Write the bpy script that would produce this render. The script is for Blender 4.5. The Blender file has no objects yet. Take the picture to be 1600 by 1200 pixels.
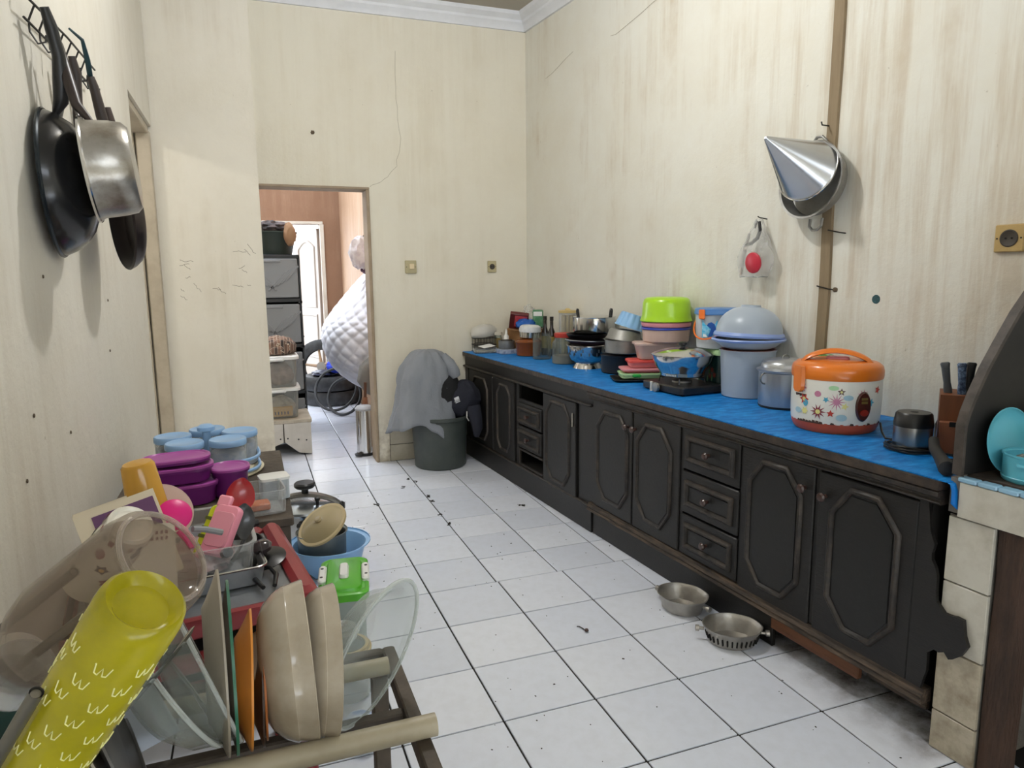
import bpy, bmesh, math, random
from mathutils import Vector, Matrix, noise
PI = math.pi
rnd = random.Random(7)
SC = bpy.context.scene
COL = SC.collection

# ---------------------------------------------------------------- camera
def setup_camera():
    cd = bpy.data.cameras.new('camera'); co = bpy.data.objects.new('camera', cd); COL.objects.link(co)
    cd.sensor_width = 36.0; cd.lens = 24.59; cd.clip_start = .02
    pitch, yaw, roll = .15465, .35824, -.0098
    fw = Vector((math.sin(yaw)*math.cos(pitch), math.cos(yaw)*math.cos(pitch), -math.sin(pitch)))
    r = Vector((math.cos(yaw), -math.sin(yaw), 0)); u = r.cross(fw)
    r2 = r*math.cos(roll) + u*math.sin(roll); u2 = u*math.cos(roll) - r*math.sin(roll)
    m = Matrix((r2, u2, -fw)).transposed().to_4x4()
    m.translation = Vector((-.627, -2.969, 1.293))
    co.matrix_world = m
    SC.camera = co
setup_camera()

# ---------------------------------------------------------------- light and exposure
SC.view_settings.view_transform = 'Standard'
SC.view_settings.look = 'None'
SC.view_settings.gamma = 1.0
SC.view_settings.use_curve_mapping = False
SC.view_settings.exposure = 0.03
wd = bpy.data.worlds.new('overcast_daylight'); SC.world = wd; wd.use_nodes = True
wd.node_tree.nodes['Background'].inputs[0].default_value = (.84, .91, 1.0, 1)
wd.node_tree.nodes['Background'].inputs[1].default_value = 6.5
SC.cycles.transparent_max_bounces = 24

def lamp(name, loc, power, col, rad):
    l = bpy.data.lights.new(name, 'POINT'); l.energy = power; l.color = col; l.shadow_soft_size = rad
    o = bpy.data.objects.new(name, l); o.location = loc; COL.objects.link(o); return o
lamp('kitchen_ceiling_bulb', (.08, -.42, 2.95), 62, (.965, .98, 1.0), .05)
lamp('side_room_bulb', (-2.5, .75, 2.52), 40, (1.0, .96, .88), .05)

# ---------------------------------------------------------------- helpers
def lin(h):
    h = h.lstrip('#'); o = []
    for i in (0, 2, 4):
        c = int(h[i:i+2], 16)/255
        o.append(c/12.92 if c <= .04045 else ((c+.055)/1.055)**2.4)
    return (*o, 1)
MATS = {}
def mat(name, col, rough=.5, metal=0, var=0, vscale=6, vcol=None, bump=0, bscale=40, spec=.5, stretch=None, coat=0):
    """principled material; var mixes towards vcol with soft noise, bump adds fine relief"""
    if name in MATS: return MATS[name]
    m = bpy.data.materials.new(name); m.use_nodes = True
    nt = m.node_tree; b = nt.nodes['Principled BSDF']
    b.inputs['Base Color'].default_value = lin(col); b.inputs['Roughness'].default_value = rough
    b.inputs['Metallic'].default_value = metal; b.inputs['Specular IOR Level'].default_value = spec
    if coat: b.inputs['Coat Weight'].default_value = coat; b.inputs['Coat Roughness'].default_value = .1
    tc = None
    if var or bump:
        tc = nt.nodes.new('ShaderNodeTexCoord'); mp = nt.nodes.new('ShaderNodeMapping')
        nt.links.new(tc.outputs['Object'], mp.inputs[0])
        if stretch: mp.inputs['Scale'].default_value = stretch
    if var:
        n = nt.nodes.new('ShaderNodeTexNoise'); n.inputs['Scale'].default_value = vscale; n.inputs['Detail'].default_value = 6
        n.inputs['Roughness'].default_value = .65
        nt.links.new(mp.outputs[0], n.inputs['Vector'])
        rp = nt.nodes.new('ShaderNodeValToRGB'); rp.color_ramp.elements[0].position = .42; rp.color_ramp.elements[1].position = .72
        mx = nt.nodes.new('ShaderNodeMixRGB'); mx.inputs[1].default_value = lin(col); mx.inputs[2].default_value = lin(vcol or '#403a30')
        mu = nt.nodes.new('ShaderNodeMath'); mu.operation = 'MULTIPLY'; mu.inputs[1].default_value = var
        nt.links.new(n.outputs[0], rp.inputs[0]); nt.links.new(rp.outputs[0], mu.inputs[0])
        nt.links.new(mu.outputs[0], mx.inputs[0]); nt.links.new(mx.outputs[0], b.inputs['Base Color'])
    if bump:
        n2 = nt.nodes.new('ShaderNodeTexNoise'); n2.inputs['Scale'].default_value = bscale; n2.inputs['Detail'].default_value = 4
        nt.links.new(mp.outputs[0], n2.inputs['Vector'])
        bp = nt.nodes.new('ShaderNodeBump'); bp.inputs['Strength'].default_value = bump; bp.inputs['Distance'].default_value = .01
        nt.links.new(n2.outputs[0], bp.inputs['Height']); nt.links.new(bp.outputs[0], b.inputs['Normal'])
    MATS[name] = m
    return m
def glassy(name, tint, edge, alpha=.06, top=.62, rough=.05):
    """clear glass skin: nearly nothing face-on, dark and shiny towards its edges"""
    m = clear(name, edge, alpha, rough, tint=tint); nt = m.node_tree
    nt.nodes['Map Range'].inputs[4].default_value = top
    return m
def clear(name, col, alpha, rough=.12, var=0, vcol='#ffffff', vscale=8, tint=None):
    """thin see-through plastic or glass: a tinted skin over what lies behind"""
    m = mat(name, col, rough, var=var, vcol=vcol, vscale=vscale)
    nt = m.node_tree; b = nt.nodes['Principled BSDF']
    t = nt.nodes.new('ShaderNodeBsdfTransparent'); mx = nt.nodes.new('ShaderNodeMixShader')
    c = lin(tint or col); t.inputs[0].default_value = (.55+.45*c[0], .55+.45*c[1], .55+.45*c[2], 1)
    lw = nt.nodes.new('ShaderNodeLayerWeight'); lw.inputs[0].default_value = .35
    mr = nt.nodes.new('ShaderNodeMapRange'); mr.inputs[3].default_value = alpha; mr.inputs[4].default_value = min(1, alpha+.45)
    nt.links.new(lw.outputs['Facing'], mr.inputs[0]); nt.links.new(mr.outputs[0], mx.inputs[0])
    nt.links.new(t.outputs[0], mx.inputs[1]); nt.links.new(b.outputs[0], mx.inputs[2])
    nt.links.new(mx.outputs[0], nt.nodes['Material Output'].inputs[0])
    return m

class MB:
    def __init__(s): s.v = []; s.f = []; s.mi = []; s.M = Matrix.Identity(4); s.k = 0
    def at(s, loc=(0,0,0), rot=(0,0,0), scale=(1,1,1)):
        from mathutils import Euler
        s.M = Matrix.LocRotScale(Vector(loc), Euler(rot), Vector(scale)); return s
    def mx(s, M): s.M = M; return s
    def add(s, vs, fs):
        o = len(s.v)
        for p in vs: s.v.append(tuple(s.M @ Vector(p)))
        for f in fs: s.f.append(tuple(i+o for i in f)); s.mi.append(s.k)
        return s
    def loft(s, rings, cap0=True, cap1=True, close=True):
        n = len(rings[0]); vs = [p for r in rings for p in r]; fs = []
        for i in range(len(rings)-1):
            for j in range(n if close else n-1):
                a, b = i*n+j, i*n+(j+1) % n
                fs.append((a, b, b+n, a+n))
        if cap0: fs.append(tuple(reversed(range(n))))
        if cap1: fs.append(tuple(range((len(rings)-1)*n, len(rings)*n)))
        return s.add(vs, fs)
    def lathe(s, prof, seg=32):
        """prof: (r, z) from bottom to top of the outer side, then down the inner side if it is a vessel"""
        vs = []; idx = []
        for r, z in prof:
            if r < 1e-6: idx.append([len(vs)]); vs.append((0, 0, z))
            else:
                idx.append(list(range(len(vs), len(vs)+seg)))
                vs += [(r*math.cos(2*PI*j/seg), r*math.sin(2*PI*j/seg), z) for j in range(seg)]
        fs = []
        for a, b in zip(idx, idx[1:]):
            for j in range(seg):
                k = (j+1) % seg
                if len(a) == 1 and len(b) == 1: continue
                if len(a) == 1: fs.append((a[0], b[k], b[j]))
                elif len(b) == 1: fs.append((a[j], a[k], b[0]))
                else: fs.append((a[j], a[k], b[k], b[j]))
        return s.add(vs, fs)
    def box(s, c, d, bev=0):
        x, y, z = (q/2 for q in d)
        if not bev:
            return s.add([(c[0]+i*x, c[1]+j*y, c[2]+k*z) for k in (-1, 1) for i, j in ((-1,-1),(1,-1),(1,1),(-1,1))],
                         [(3,2,1,0),(4,5,6,7),(0,1,5,4),(1,2,6,5),(2,3,7,6),(3,0,4,7)])
        b = min(bev, x*.98, y*.98, z*.98)
        def ring(e, zz):
            X, Y = x-e, y-e; q = b if e == 0 else b*.6
            pts = [(-X+q,-Y),(X-q,-Y),(X,-Y+q),(X,Y-q),(X-q,Y),(-X+q,Y),(-X,Y-q),(-X,-Y+q)]
            return [(c[0]+p[0], c[1]+p[1], c[2]+zz) for p in pts]
        return s.loft([ring(b, -z), ring(0, -z+b), ring(0, z-b), ring(b, z)])
    def rbox(s, w, d, prof, n=5, exp=None):
        """vessel or block with rounded-rectangle plan: prof is (inset, z, corner radius)"""
        return s.loft([rrect(w-2*i, d-2*i, r, z, n) for i, z, r in prof])
    def tube(s, path, r, seg=8, closed=False, caps=True):
        P = [Vector(p) for p in path]; n = len(P); rings = []
        up = None
        for i in range(n):
            if closed: t = P[(i+1) % n]-P[i-1]
            else: t = P[min(i+1, n-1)]-P[max(i-1, 0)]
            t.normalize()
            if up is None:
                up = Vector((0,0,1)) if abs(t.z) < .9 else Vector((1,0,0))
            up = (up - t*up.dot(t)).normalized(); sd = t.cross(up)
            rr = r[i] if isinstance(r, (list, tuple)) else r
            rings.append([tuple(P[i]+(up*math.cos(2*PI*j/seg)+sd*math.sin(2*PI*j/seg))*rr) for j in range(seg)])
        if closed:
            return s.loft(rings+[rings[0]], False, False)
        return s.loft(rings, caps, caps)
    def prism(s, poly, z0, z1):
        a = sum(poly[i-1][0]*poly[i][1]-poly[i][0]*poly[i-1][1] for i in range(len(poly)))
        if a < 0: poly = poly[::-1]
        return s.loft([[(x, y, z0) for x, y in poly], [(x, y, z1) for x, y in poly]])
    def blob(s, size, seed=0, amp=.25, fs=2.2, nu=28, nv=18, flat=False, sharp=1):
        rings = []
        for i in range(nv+1):
            ph = -PI/2 + PI*i/nv; ring = []
            for j in range(nu):
                th = 2*PI*j/nu
                d = Vector((math.cos(ph)*math.cos(th), math.cos(ph)*math.sin(th), math.sin(ph)))
                q = noise.fractal(d*fs+Vector((seed*3.7, seed, -seed)), .8, 2.1, 4)
                rg = 1-abs(noise.noise(d*fs*1.9+Vector((seed, 5.1, seed*2))))
                k = 1+amp*(q*.6 + (rg-.75)*sharp)
                p = Vector((d.x*size[0], d.y*size[1], d.z*size[2]))*k
                if flat and p.z < -size[2]*.6: p.z = -size[2]*.6
                ring.append(tuple(p))
            rings.append(ring)
        return s.loft(rings)
    def build(s, name, mats, parent=None, label=None, smooth=True, angle=38, loc=None, rot=None):
        me = bpy.data.meshes.new(name); me.from_pydata(s.v, [], s.f)
        if not isinstance(mats, (list, tuple)): mats = [mats]
        for m in mats: me.materials.append(m)
        if len(mats) > 1: me.polygons.foreach_set('material_index', s.mi)
        me.validate(); me.update()
        bm = bmesh.new(); bm.from_mesh(me); bmesh.ops.recalc_face_normals(bm, faces=bm.faces[:]); bm.to_mesh(me); bm.free()
        if smooth:
            me.polygons.foreach_set('use_smooth', [True]*len(me.polygons))
            me.set_sharp_from_angle(angle=math.radians(angle))
        o = bpy.data.objects.new(name, me); COL.objects.link(o)
        if parent: o.parent = parent
        if loc: o.location = loc
        if rot: o.rotation_euler = rot
        if label: o['label'] = label
        return o
def rrect(w, d, r, z, n=5):
    w = max(w, .002); d = max(d, .002); r = max(min(r, w/2-.0005, d/2-.0005), .0004); out = []
    for cx, cy, a in ((w/2-r, d/2-r, 0), (-w/2+r, d/2-r, PI/2), (-w/2+r, -d/2+r, PI), (w/2-r, -d/2+r, 1.5*PI)):
        for i in range(n): t = a+PI/2*i/(n-1); out.append((cx+r*math.cos(t), cy+r*math.sin(t), z))
    return out
def vessel(prof, t):
    """outer profile (r, z) bottom to top -> closed profile with wall thickness t"""
    inn = [(max(r-t, 0), z+(t if i == 0 else 0)) for i, (r, z) in enumerate(prof)]
    inn = [(r, max(z, prof[0][1]+t)) for r, z in inn]
    return [(0, prof[0][1])]+prof+inn[::-1]+[(0, prof[0][1]+t)]
def thing(name, label, cat, loc=(0,0,0), rot=0, group=None):
    o = bpy.data.objects.new(name, None); COL.objects.link(o); o.empty_display_size = .05
    o.location = loc; o.rotation_euler = rot if isinstance(rot, tuple) else (0, 0, rot)
    return tag(o, label, cat, group)
def tag(o, label, cat, group=None):
    o['label'] = label; o['category'] = cat
    if group: o['group'] = group
    return o
def struct(o):
    o['kind'] = 'structure'; return o
def dup(root, loc, rot=None, label=None):
    r = root.copy(); COL.objects.link(r); r.location = loc
    if rot is not None: r.rotation_euler = rot if isinstance(rot, tuple) else (0, 0, rot)
    if label: r['label'] = label
    for ch in list(root.children):
        c = ch.copy(); COL.objects.link(c); c.parent = r
        for g in ch.children:
            d = g.copy(); COL.objects.link(d); d.parent = c
    return r
def arc(c, r, a0, a1, n, plane='xz'):
    out = []
    for i in range(n):
        a = math.radians(a0+(a1-a0)*i/(n-1)); x, y = r*math.cos(a), r*math.sin(a)
        out.append((c[0]+x, c[1], c[2]+y) if plane == 'xz' else (c[0], c[1]+x, c[2]+y) if plane == 'yz' else (c[0]+x, c[1]+y, c[2]))
    return out
def along(a, b):
    """matrix with +Z from a to b, origin at a"""
    d = (Vector(b)-Vector(a)).normalized()
    q = Vector((0,0,1)).rotation_difference(d)
    return Matrix.Translation(Vector(a)) @ q.to_matrix().to_4x4()
def wallx(y): return 1.30-.105*(y-1.82)      # inner face of the right wall
# ---------------------------------------------------------------- wall and floor materials
def wall_mat(name, base, blotch, streak, k_blotch, k_streak, grime='#6b5238', k_grime=.7):
    m = bpy.data.materials.new(name); m.use_nodes = True; nt = m.node_tree; b = nt.nodes['Principled BSDF']
    b.inputs['Roughness'].default_value = .62; b.inputs['Specular IOR Level'].default_value = .3
    tc = nt.nodes.new('ShaderNodeTexCoord')
    def noise_ramp(scale, stretch, lo, hi, detail=6):
        mp = nt.nodes.new('ShaderNodeMapping'); mp.inputs['Scale'].default_value = stretch
        nt.links.new(tc.outputs['Object'], mp.inputs[0])
        n = nt.nodes.new('ShaderNodeTexNoise'); n.inputs['Scale'].default_value = scale; n.inputs['Detail'].default_value = detail
        n.inputs['Roughness'].default_value = .68; nt.links.new(mp.outputs[0], n.inputs['Vector'])
        r = nt.nodes.new('ShaderNodeMapRange'); r.inputs[1].default_value = lo; r.inputs[2].default_value = hi
        nt.links.new(n.outputs[0], r.inputs[0]); return r.outputs[0]
    def mul(a, k):
        q = nt.nodes.new('ShaderNodeMath'); q.operation = 'MULTIPLY'; nt.links.new(a, q.inputs[0])
        if isinstance(k, float): q.inputs[1].default_value = k
        else: nt.links.new(k, q.inputs[1])
        return q.outputs[0]
    def mix(f, c1, c2):
        x = nt.nodes.new('ShaderNodeMixRGB'); nt.links.new(f, x.inputs[0])
        if isinstance(c1, str): x.inputs[1].default_value = lin(c1)
        else: nt.links.new(c1, x.inputs[1])
        x.inputs[2].default_value = lin(c2); return x.outputs[0]
    c = mix(mul(noise_ramp(1.6, (1,1,1), .4, .68), k_blotch), base, blotch)
    c = mix(mul(mul(noise_ramp(7, (1.6,1.6,.1), .46, .64), noise_ramp(1.1, (1,1,.8), .42, .58)), k_streak), c, streak)
    c = mix(mul(noise_ramp(26, (1,1,1), .69, .73), .45), c, '#8a7a5c')
    # old dirt low on the wall
    sp = nt.nodes.new('ShaderNodeSeparateXYZ'); nt.links.new(tc.outputs['Object'], sp.inputs[0])
    lo = nt.nodes.new('ShaderNodeMapRange'); lo.inputs[1].default_value = .42; lo.inputs[2].default_value = 0.0
    nt.links.new(sp.outputs[2], lo.inputs[0])
    c = mix(mul(mul(lo.outputs[0], noise_ramp(9, (1,1,1), .36, .6)), k_grime), c, grime)
    nt.links.new(c, b.inputs['Base Color'])
    bp = nt.nodes.new('ShaderNodeBump'); bp.inputs['Strength'].default_value = .25; bp.inputs['Distance'].default_value = .02
    nt.links.new(noise_ramp(12, (1,1,1), 0, 1, 8), bp.inputs['Height']); nt.links.new(bp.outputs[0], b.inputs['Normal'])
    return m
WALL_L = wall_mat('cream_plaster_left', '#dfdacd', '#d0c8b7', '#b5a78e', .45, .25)
WALL_B = wall_mat('cream_plaster_back', '#dfd9c8', '#d3cab5', '#bfb192', .45, .2)
WALL_R = wall_mat('cream_plaster_streaked', '#e1dfd4', '#d6cfbd', '#b7a283', .55, .5)
WALL_P = wall_mat('cream_plaster_pillar', '#e0dacc', '#d1c9b6', '#b7a88d', .45, .25)
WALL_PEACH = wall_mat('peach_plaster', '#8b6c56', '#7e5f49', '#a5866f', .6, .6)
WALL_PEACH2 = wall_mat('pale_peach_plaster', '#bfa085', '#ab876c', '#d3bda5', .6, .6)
CEIL = mat('ceiling_paint', '#a9a294', .8)
WHITE_TRIM = mat('cornice_white', '#dcdde0', .6, var=.25, vscale=5, vcol='#a9a9ac')
JAMB = mat('worn_wood_jamb', '#a3917a', .7, var=.5, vcol='#6d5a45', bump=.3)
GREYJAMB = mat('grey_painted_jamb', '#b8ac98', .6, var=.4, vcol='#83735f')
GROUT = mat('dark_grout', '#151311', .9, var=.4, vcol='#2b2722')

# ---------------------------------------------------------------- room shell
H = 3.06
b = MB(); b.box((-1.22, -2.0, H/2), (.28, 5.6, H)); b.box((-1.22, 1.225, (2.15+H)/2), (.28, .85, H-2.15))
struct(b.build('wall_left', WALL_L, smooth=False))
b = MB(); b.box((-1.03, 1.79, H/2), (1.02, .26, H)); wp = struct(b.build('wall_pillar', WALL_P, smooth=False))
# back wall with the doorway
b = MB(); b.box((-.535, 1.92, .936), (.04, .16, 1.872)); b.box((.775, 1.92, H/2), (1.21, .16, H)); b.box((-.2, 1.92, (1.872+H)/2), (.74, .16, H-1.872))
wb = struct(b.build('wall_back', WALL_B, smooth=False))
y0, y1 = -4.8, 2.02
b = MB(); b.add([(wallx(y0),y0,0),(wallx(y0)+.2,y0,0),(wallx(y1)+.2,y1,0),(wallx(y1),y1,0),(wallx(y0),y0,H),(wallx(y0)+.2,y0,H),(wallx(y1)+.2,y1,H),(wallx(y1),y1,H)],
      [(3,2,1,0),(4,5,6,7),(0,1,5,4),(1,2,6,5),(2,3,7,6),(3,0,4,7)])
wr = struct(b.build('wall_right', WALL_R, smooth=False))
b = MB(); b.box((-.6, -1.55, H+.05), (6.4, 7.5, .1)); b.box((-.6, 5.3, H+.05), (6.4, 1.0, .1)); struct(b.build('ceiling', CEIL, smooth=False))  # unseen stretch over the back room left open for more sky light
b = MB(); b.box((.2, -4.9, 1.05), (3.8, .15, 2.1)); b.box((.2, -4.9, 2.93), (3.8, .15, .26)); b.box((-1.3, -4.9, 2.45), (.8, .15, .7)); b.box((1.75, -4.9, 2.45), (.7, .15, .7)); struct(b.build('wall_front_added', WALL_B, smooth=False))  # unseen wall added behind the camera, its high opening limits front light
# side room seen as light only, and the room behind the doorway
b = MB(); b.box((-3.5, .4, H/2), (.12, 10.4, H)); b.box((-2.4, -.4, H/2), (2.2, .12, H)); struct(b.build('wall_side_room', WALL_L, smooth=False))
b = MB(); b.box((-.935, 5.32, H/2), (.77, .14, H)); b.box((.32, 5.32, H/2), (.29, .14, H)); b.box((-.187, 5.32, (1.87+H)/2), (.724, .14, H-1.87))
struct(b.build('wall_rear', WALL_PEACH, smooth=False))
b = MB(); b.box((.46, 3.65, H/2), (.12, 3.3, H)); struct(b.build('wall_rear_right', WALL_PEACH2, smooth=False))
b = MB(); b.box((-1.38, 2.3, H/2), (.12, .7, H)); b.box((-1.38, 5.3, H/2), (.12, .2, H)); b.box((-1.38, 3.92, 2.75), (.12, 2.6, .62)); b.box((-1.38, 3.92, .25), (.12, 2.6, .5))
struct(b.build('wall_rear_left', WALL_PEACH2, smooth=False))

# jambs and lintels
b = MB(); b.box((.163, 1.918, .93), (.022, .176, 1.86), .004); b.box((-.17, 1.918, 1.868), (.69, .176, .016), .003)
struct(b.build('trim_1', JAMB))
b = MB(); b.box((-1.125, 1.64, 1.06), (.075, .04, 2.12), .006); b.box((-1.16, 1.22, 2.128), (.13, .84, .045), .005); b.box((-1.18, 1.635, 1.06), (.02, .05, 2.12), .004)
struct(b.build('trim_2', GREYJAMB))
# cornice: stepped plaster moulding along the back and the right wall
CP = [(0, -.105), (.016, -.105), (.022, -.09), (.03, -.075), (.046, -.06), (.05, -.045), (.07, -.03), (.082, -.022), (.09, 0), (0, 0)]
def cornice(name, a, e, nrm):
    nrm = Vector(nrm).normalized()
    rings = [[tuple(Vector((q[0], q[1], H+z))+nrm*d) for d, z in CP] for q in (a, e)]
    struct(MB().loft(rings).build(name, WHITE_TRIM, angle=20))
cornice('trim_3', (-.52, 1.842), (1.297, 1.842), (0, -1, 0))
cornice('trim_4', (wallx(1.84), 1.84), (wallx(-4.5), -4.5), (-1, -.105, 0))
# brown vertical raised strip down the right wall
def wr_frame(y, z, off=0.0):
    """a frame on the right wall: local X along the wall towards the near end, local -Y out into the room"""
    n = Vector((-1, -.105, 0)).normalized()
    p = Vector((wallx(y), y, z))+n*off
    return tuple(p), math.atan2(-1, .105)
BROWN_STRIP = mat('brown_wall_strip', '#8d7b60', .75, var=.5, vcol='#6d5a42', vscale=4, stretch=(8,8,1))
p, rz = wr_frame(-.735, 0)
pts = []
b = MB()
rings = []
for i in range(16):
    z = .76+(H-.76-.1)*i/15; w = .025+.004*noise.noise(Vector((0, 3, z*3))); x = .008*noise.noise(Vector((5, 0, z*2)))
    rings.append([(x-w, 0.002, z), (x+w, .002, z), (x+w*.9, -.012, z), (x-w*.9, -.012, z)])
b.loft(rings); struct(b.build('trim_5', BROWN_STRIP, loc=p, rot=(0,0,rz), smooth=False))

# white tile skirt low on the back wall
TILEW = mat('old_white_wall_tile', '#b9b2a0', .35, var=.5, vcol='#857a64', vscale=8)
sk = MB(); sk.box((.56, 1.838, .118), (.62, .006, .236)); sk = struct(sk.build('baseboard_back', GROUT, smooth=False))
for i in range(3):
    for j in range(2):
        MB().box((.35+i*.2, 1.833, .06+j*.118), (.196, .01, .114), .002).build('tile', TILEW, sk)

# floor tiles, each one laid by itself
TILES = []
for i, c in enumerate(('#e1e6f2', '#dbe0ec', '#e6eaf4')):
    m = mat('white_floor_tile_%d' % i, c, .16, var=.14, vscale=23, vcol='#b3b4b4')
    TILES.append(m)
fl = MB(); fl.box((-.8, 1.0, -.03), (5.6, 9.6, .05)); fl = struct(fl.build('floor', GROUT, smooth=False))
def tile_mesh(w, d, m):
    g = .003
    me = MB().box((0,0,0), (w-2*g, d-2*g, .012), .0016).build('tile', m, fl, smooth=False)
    return me
cache = {}
def lay(x0, x1, y0, y1):
    w, d = round(x1-x0, 3), round(y1-y0, 3); k = (w, d, rnd.randrange(3))
    if k not in cache:
        o = tile_mesh(w, d, TILES[k[2]]); cache[k] = o.data
    else:
        o = bpy.data.objects.new('tile', cache[k]); COL.objects.link(o); o.parent = fl
    o.location = ((x0+x1)/2, (y0+y1)/2, -.006-rnd.random()*.0006)
    o.rotation_euler = (rnd.uniform(-.0003, .0003), rnd.uniform(-.0003, .0003), rnd.uniform(-.003, .003))
nearY = [-2.7+.3*i for i in range(9)]                       # -2.7 .. -.3
for xi in range(-4, 4):
    x0, x1 = .3*xi, .3*xi+.3
    for a, c in zip(nearY, nearY[1:]): lay(x0, x1, a, c)
for xi in range(-4, 1):                                     # left of the long straight joint the rows run on
    for k in range(20):
        if xi < -2 and k > 7: continue
        lay(.3*xi, .3*xi+(.3 if xi < 0 else .292), -.3+.2985*k, -.3+.2985*(k+1))
for x0, x1 in ((.292, .578), (.578, .864), (.864, 1.15)):
    lay(x0, x1, -.3, -.043)
    for k in range(20):
        if x0 > .5 and k > 6: continue
        lay(x0, x1, -.043+.2825*k, -.043+.2825*(k+1))
# grit lying on the tiles
GRIT = mat('dark_grit', '#241f1b', .9)
b = MB()
for _ in range(150):
    x, y = rnd.uniform(-.2, .95), rnd.uniform(-2.4, 1.2); s = rnd.uniform(.0008, .0022)
    b.at((x, y, 0), (0, 0, rnd.random()*6)).box((0, 0, s*.4), (s*rnd.uniform(1.5, 4), s*2, s*.8))
for x, y, s in ((.20,1.19,.012),(.30,.95,.014),(.30,.86,.012),(.285,.62,.010),(.29,.45,.012),(.76,.60,.016),(.27,1.35,.010),(-.01,.91,.013),(.30,1.28,.012)):
    for _ in range(6):
        b.at((x+rnd.uniform(-s, s), y+rnd.uniform(-s, s)*1.6, 0), (0,0,rnd.random()*6)).box((0,0,.001), (s*rnd.uniform(.5,1.4), s*.7, .002))
o = b.build('floor_grit', GRIT, smooth=False); o['kind'] = 'stuff'; o['label'] = 'dark grit and dirt crumbs scattered on the white floor tiles'; o['category'] = 'dirt'

# brown dirt trodden into the tiles along the foot of the near cabinets
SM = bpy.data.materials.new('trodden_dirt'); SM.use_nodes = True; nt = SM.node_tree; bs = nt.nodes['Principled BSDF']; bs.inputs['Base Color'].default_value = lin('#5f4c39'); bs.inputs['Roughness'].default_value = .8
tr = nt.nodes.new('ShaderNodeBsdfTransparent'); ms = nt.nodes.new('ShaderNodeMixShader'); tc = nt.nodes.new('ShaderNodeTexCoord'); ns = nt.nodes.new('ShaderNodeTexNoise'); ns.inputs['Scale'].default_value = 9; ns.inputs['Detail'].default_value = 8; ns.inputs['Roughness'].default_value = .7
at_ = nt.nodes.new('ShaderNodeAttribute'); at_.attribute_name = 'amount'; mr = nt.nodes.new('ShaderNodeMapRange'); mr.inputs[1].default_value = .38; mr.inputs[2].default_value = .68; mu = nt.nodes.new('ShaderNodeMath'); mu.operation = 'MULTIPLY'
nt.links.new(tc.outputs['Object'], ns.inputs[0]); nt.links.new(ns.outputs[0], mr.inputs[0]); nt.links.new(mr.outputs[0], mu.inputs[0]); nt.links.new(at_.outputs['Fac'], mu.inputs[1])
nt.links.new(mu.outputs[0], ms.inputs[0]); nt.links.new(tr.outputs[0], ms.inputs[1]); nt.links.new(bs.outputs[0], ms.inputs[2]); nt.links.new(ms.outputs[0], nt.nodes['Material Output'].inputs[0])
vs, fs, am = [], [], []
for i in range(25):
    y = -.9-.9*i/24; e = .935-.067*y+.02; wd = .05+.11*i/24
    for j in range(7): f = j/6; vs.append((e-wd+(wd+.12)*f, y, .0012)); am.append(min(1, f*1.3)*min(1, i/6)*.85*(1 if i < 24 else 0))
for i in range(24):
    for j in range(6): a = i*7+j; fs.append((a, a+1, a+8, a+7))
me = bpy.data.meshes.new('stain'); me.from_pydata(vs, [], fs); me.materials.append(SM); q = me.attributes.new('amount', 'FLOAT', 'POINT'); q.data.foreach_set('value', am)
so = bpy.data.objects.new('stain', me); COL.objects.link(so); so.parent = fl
# hairline cracks and scratches, thin lines standing a hair proud of the plaster
CRACK = mat('hairline_crack', '#8f8468', .9); SCR = mat('scratch_mark', '#5d4f3e', .9)
def crack(parent, pts, r, m, name='crack'):
    P = []
    for a, c in zip(pts, pts[1:]):
        for i in range(4):
            t = i/4; q = Vector(a).lerp(Vector(c), t); P.append(q+Vector((rnd.uniform(-.006,.006) if abs(a[0]-c[0])+abs(a[2]-c[2]) > .05 else 0, 0, rnd.uniform(-.006,.006))))
    P.append(Vector(pts[-1])); MB().tube(P, r, 4).build(name, m, parent)
crack(wb, [(.38,1.84,2.75),(.37,1.84,2.45),(.40,1.84,2.2),(.36,1.84,2.02),(.28,1.84,1.93),(.18,1.84,1.88)], .0009, CRACK)
def wry(y, z): return (wallx(y)-.0005, y, z)
crack(wr, [wry(1.55,2.58),wry(1.2,2.66),wry(.75,2.63),wry(.3,2.7),wry(.0,2.78)], .0009, CRACK)
for _ in range(16):
    x, z = rnd.uniform(-1.0, -.6), rnd.uniform(1.15, 1.5); a = rnd.uniform(-.9, .5); l = rnd.uniform(.02, .08)
    crack(wp, [(x,1.66,z),(x+l*math.cos(a),1.66,z+l*math.sin(a))], .001, SCR, 'scratch')
for y, z in ((-1.45,1.14),(-1.2,1.0),(-1.0,1.3),(-.9,.9),(-1.3,.88),(-.2,1.22),(-.25,1.05)):
    MB().at((-1.079, y, z), (0, PI/2, 0)).lathe([(0,0),(.005,.0),(.004,.002),(0,.003)], 7).build('scratch', SCR, None).parent = bpy.data.objects['wall_left']
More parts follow.
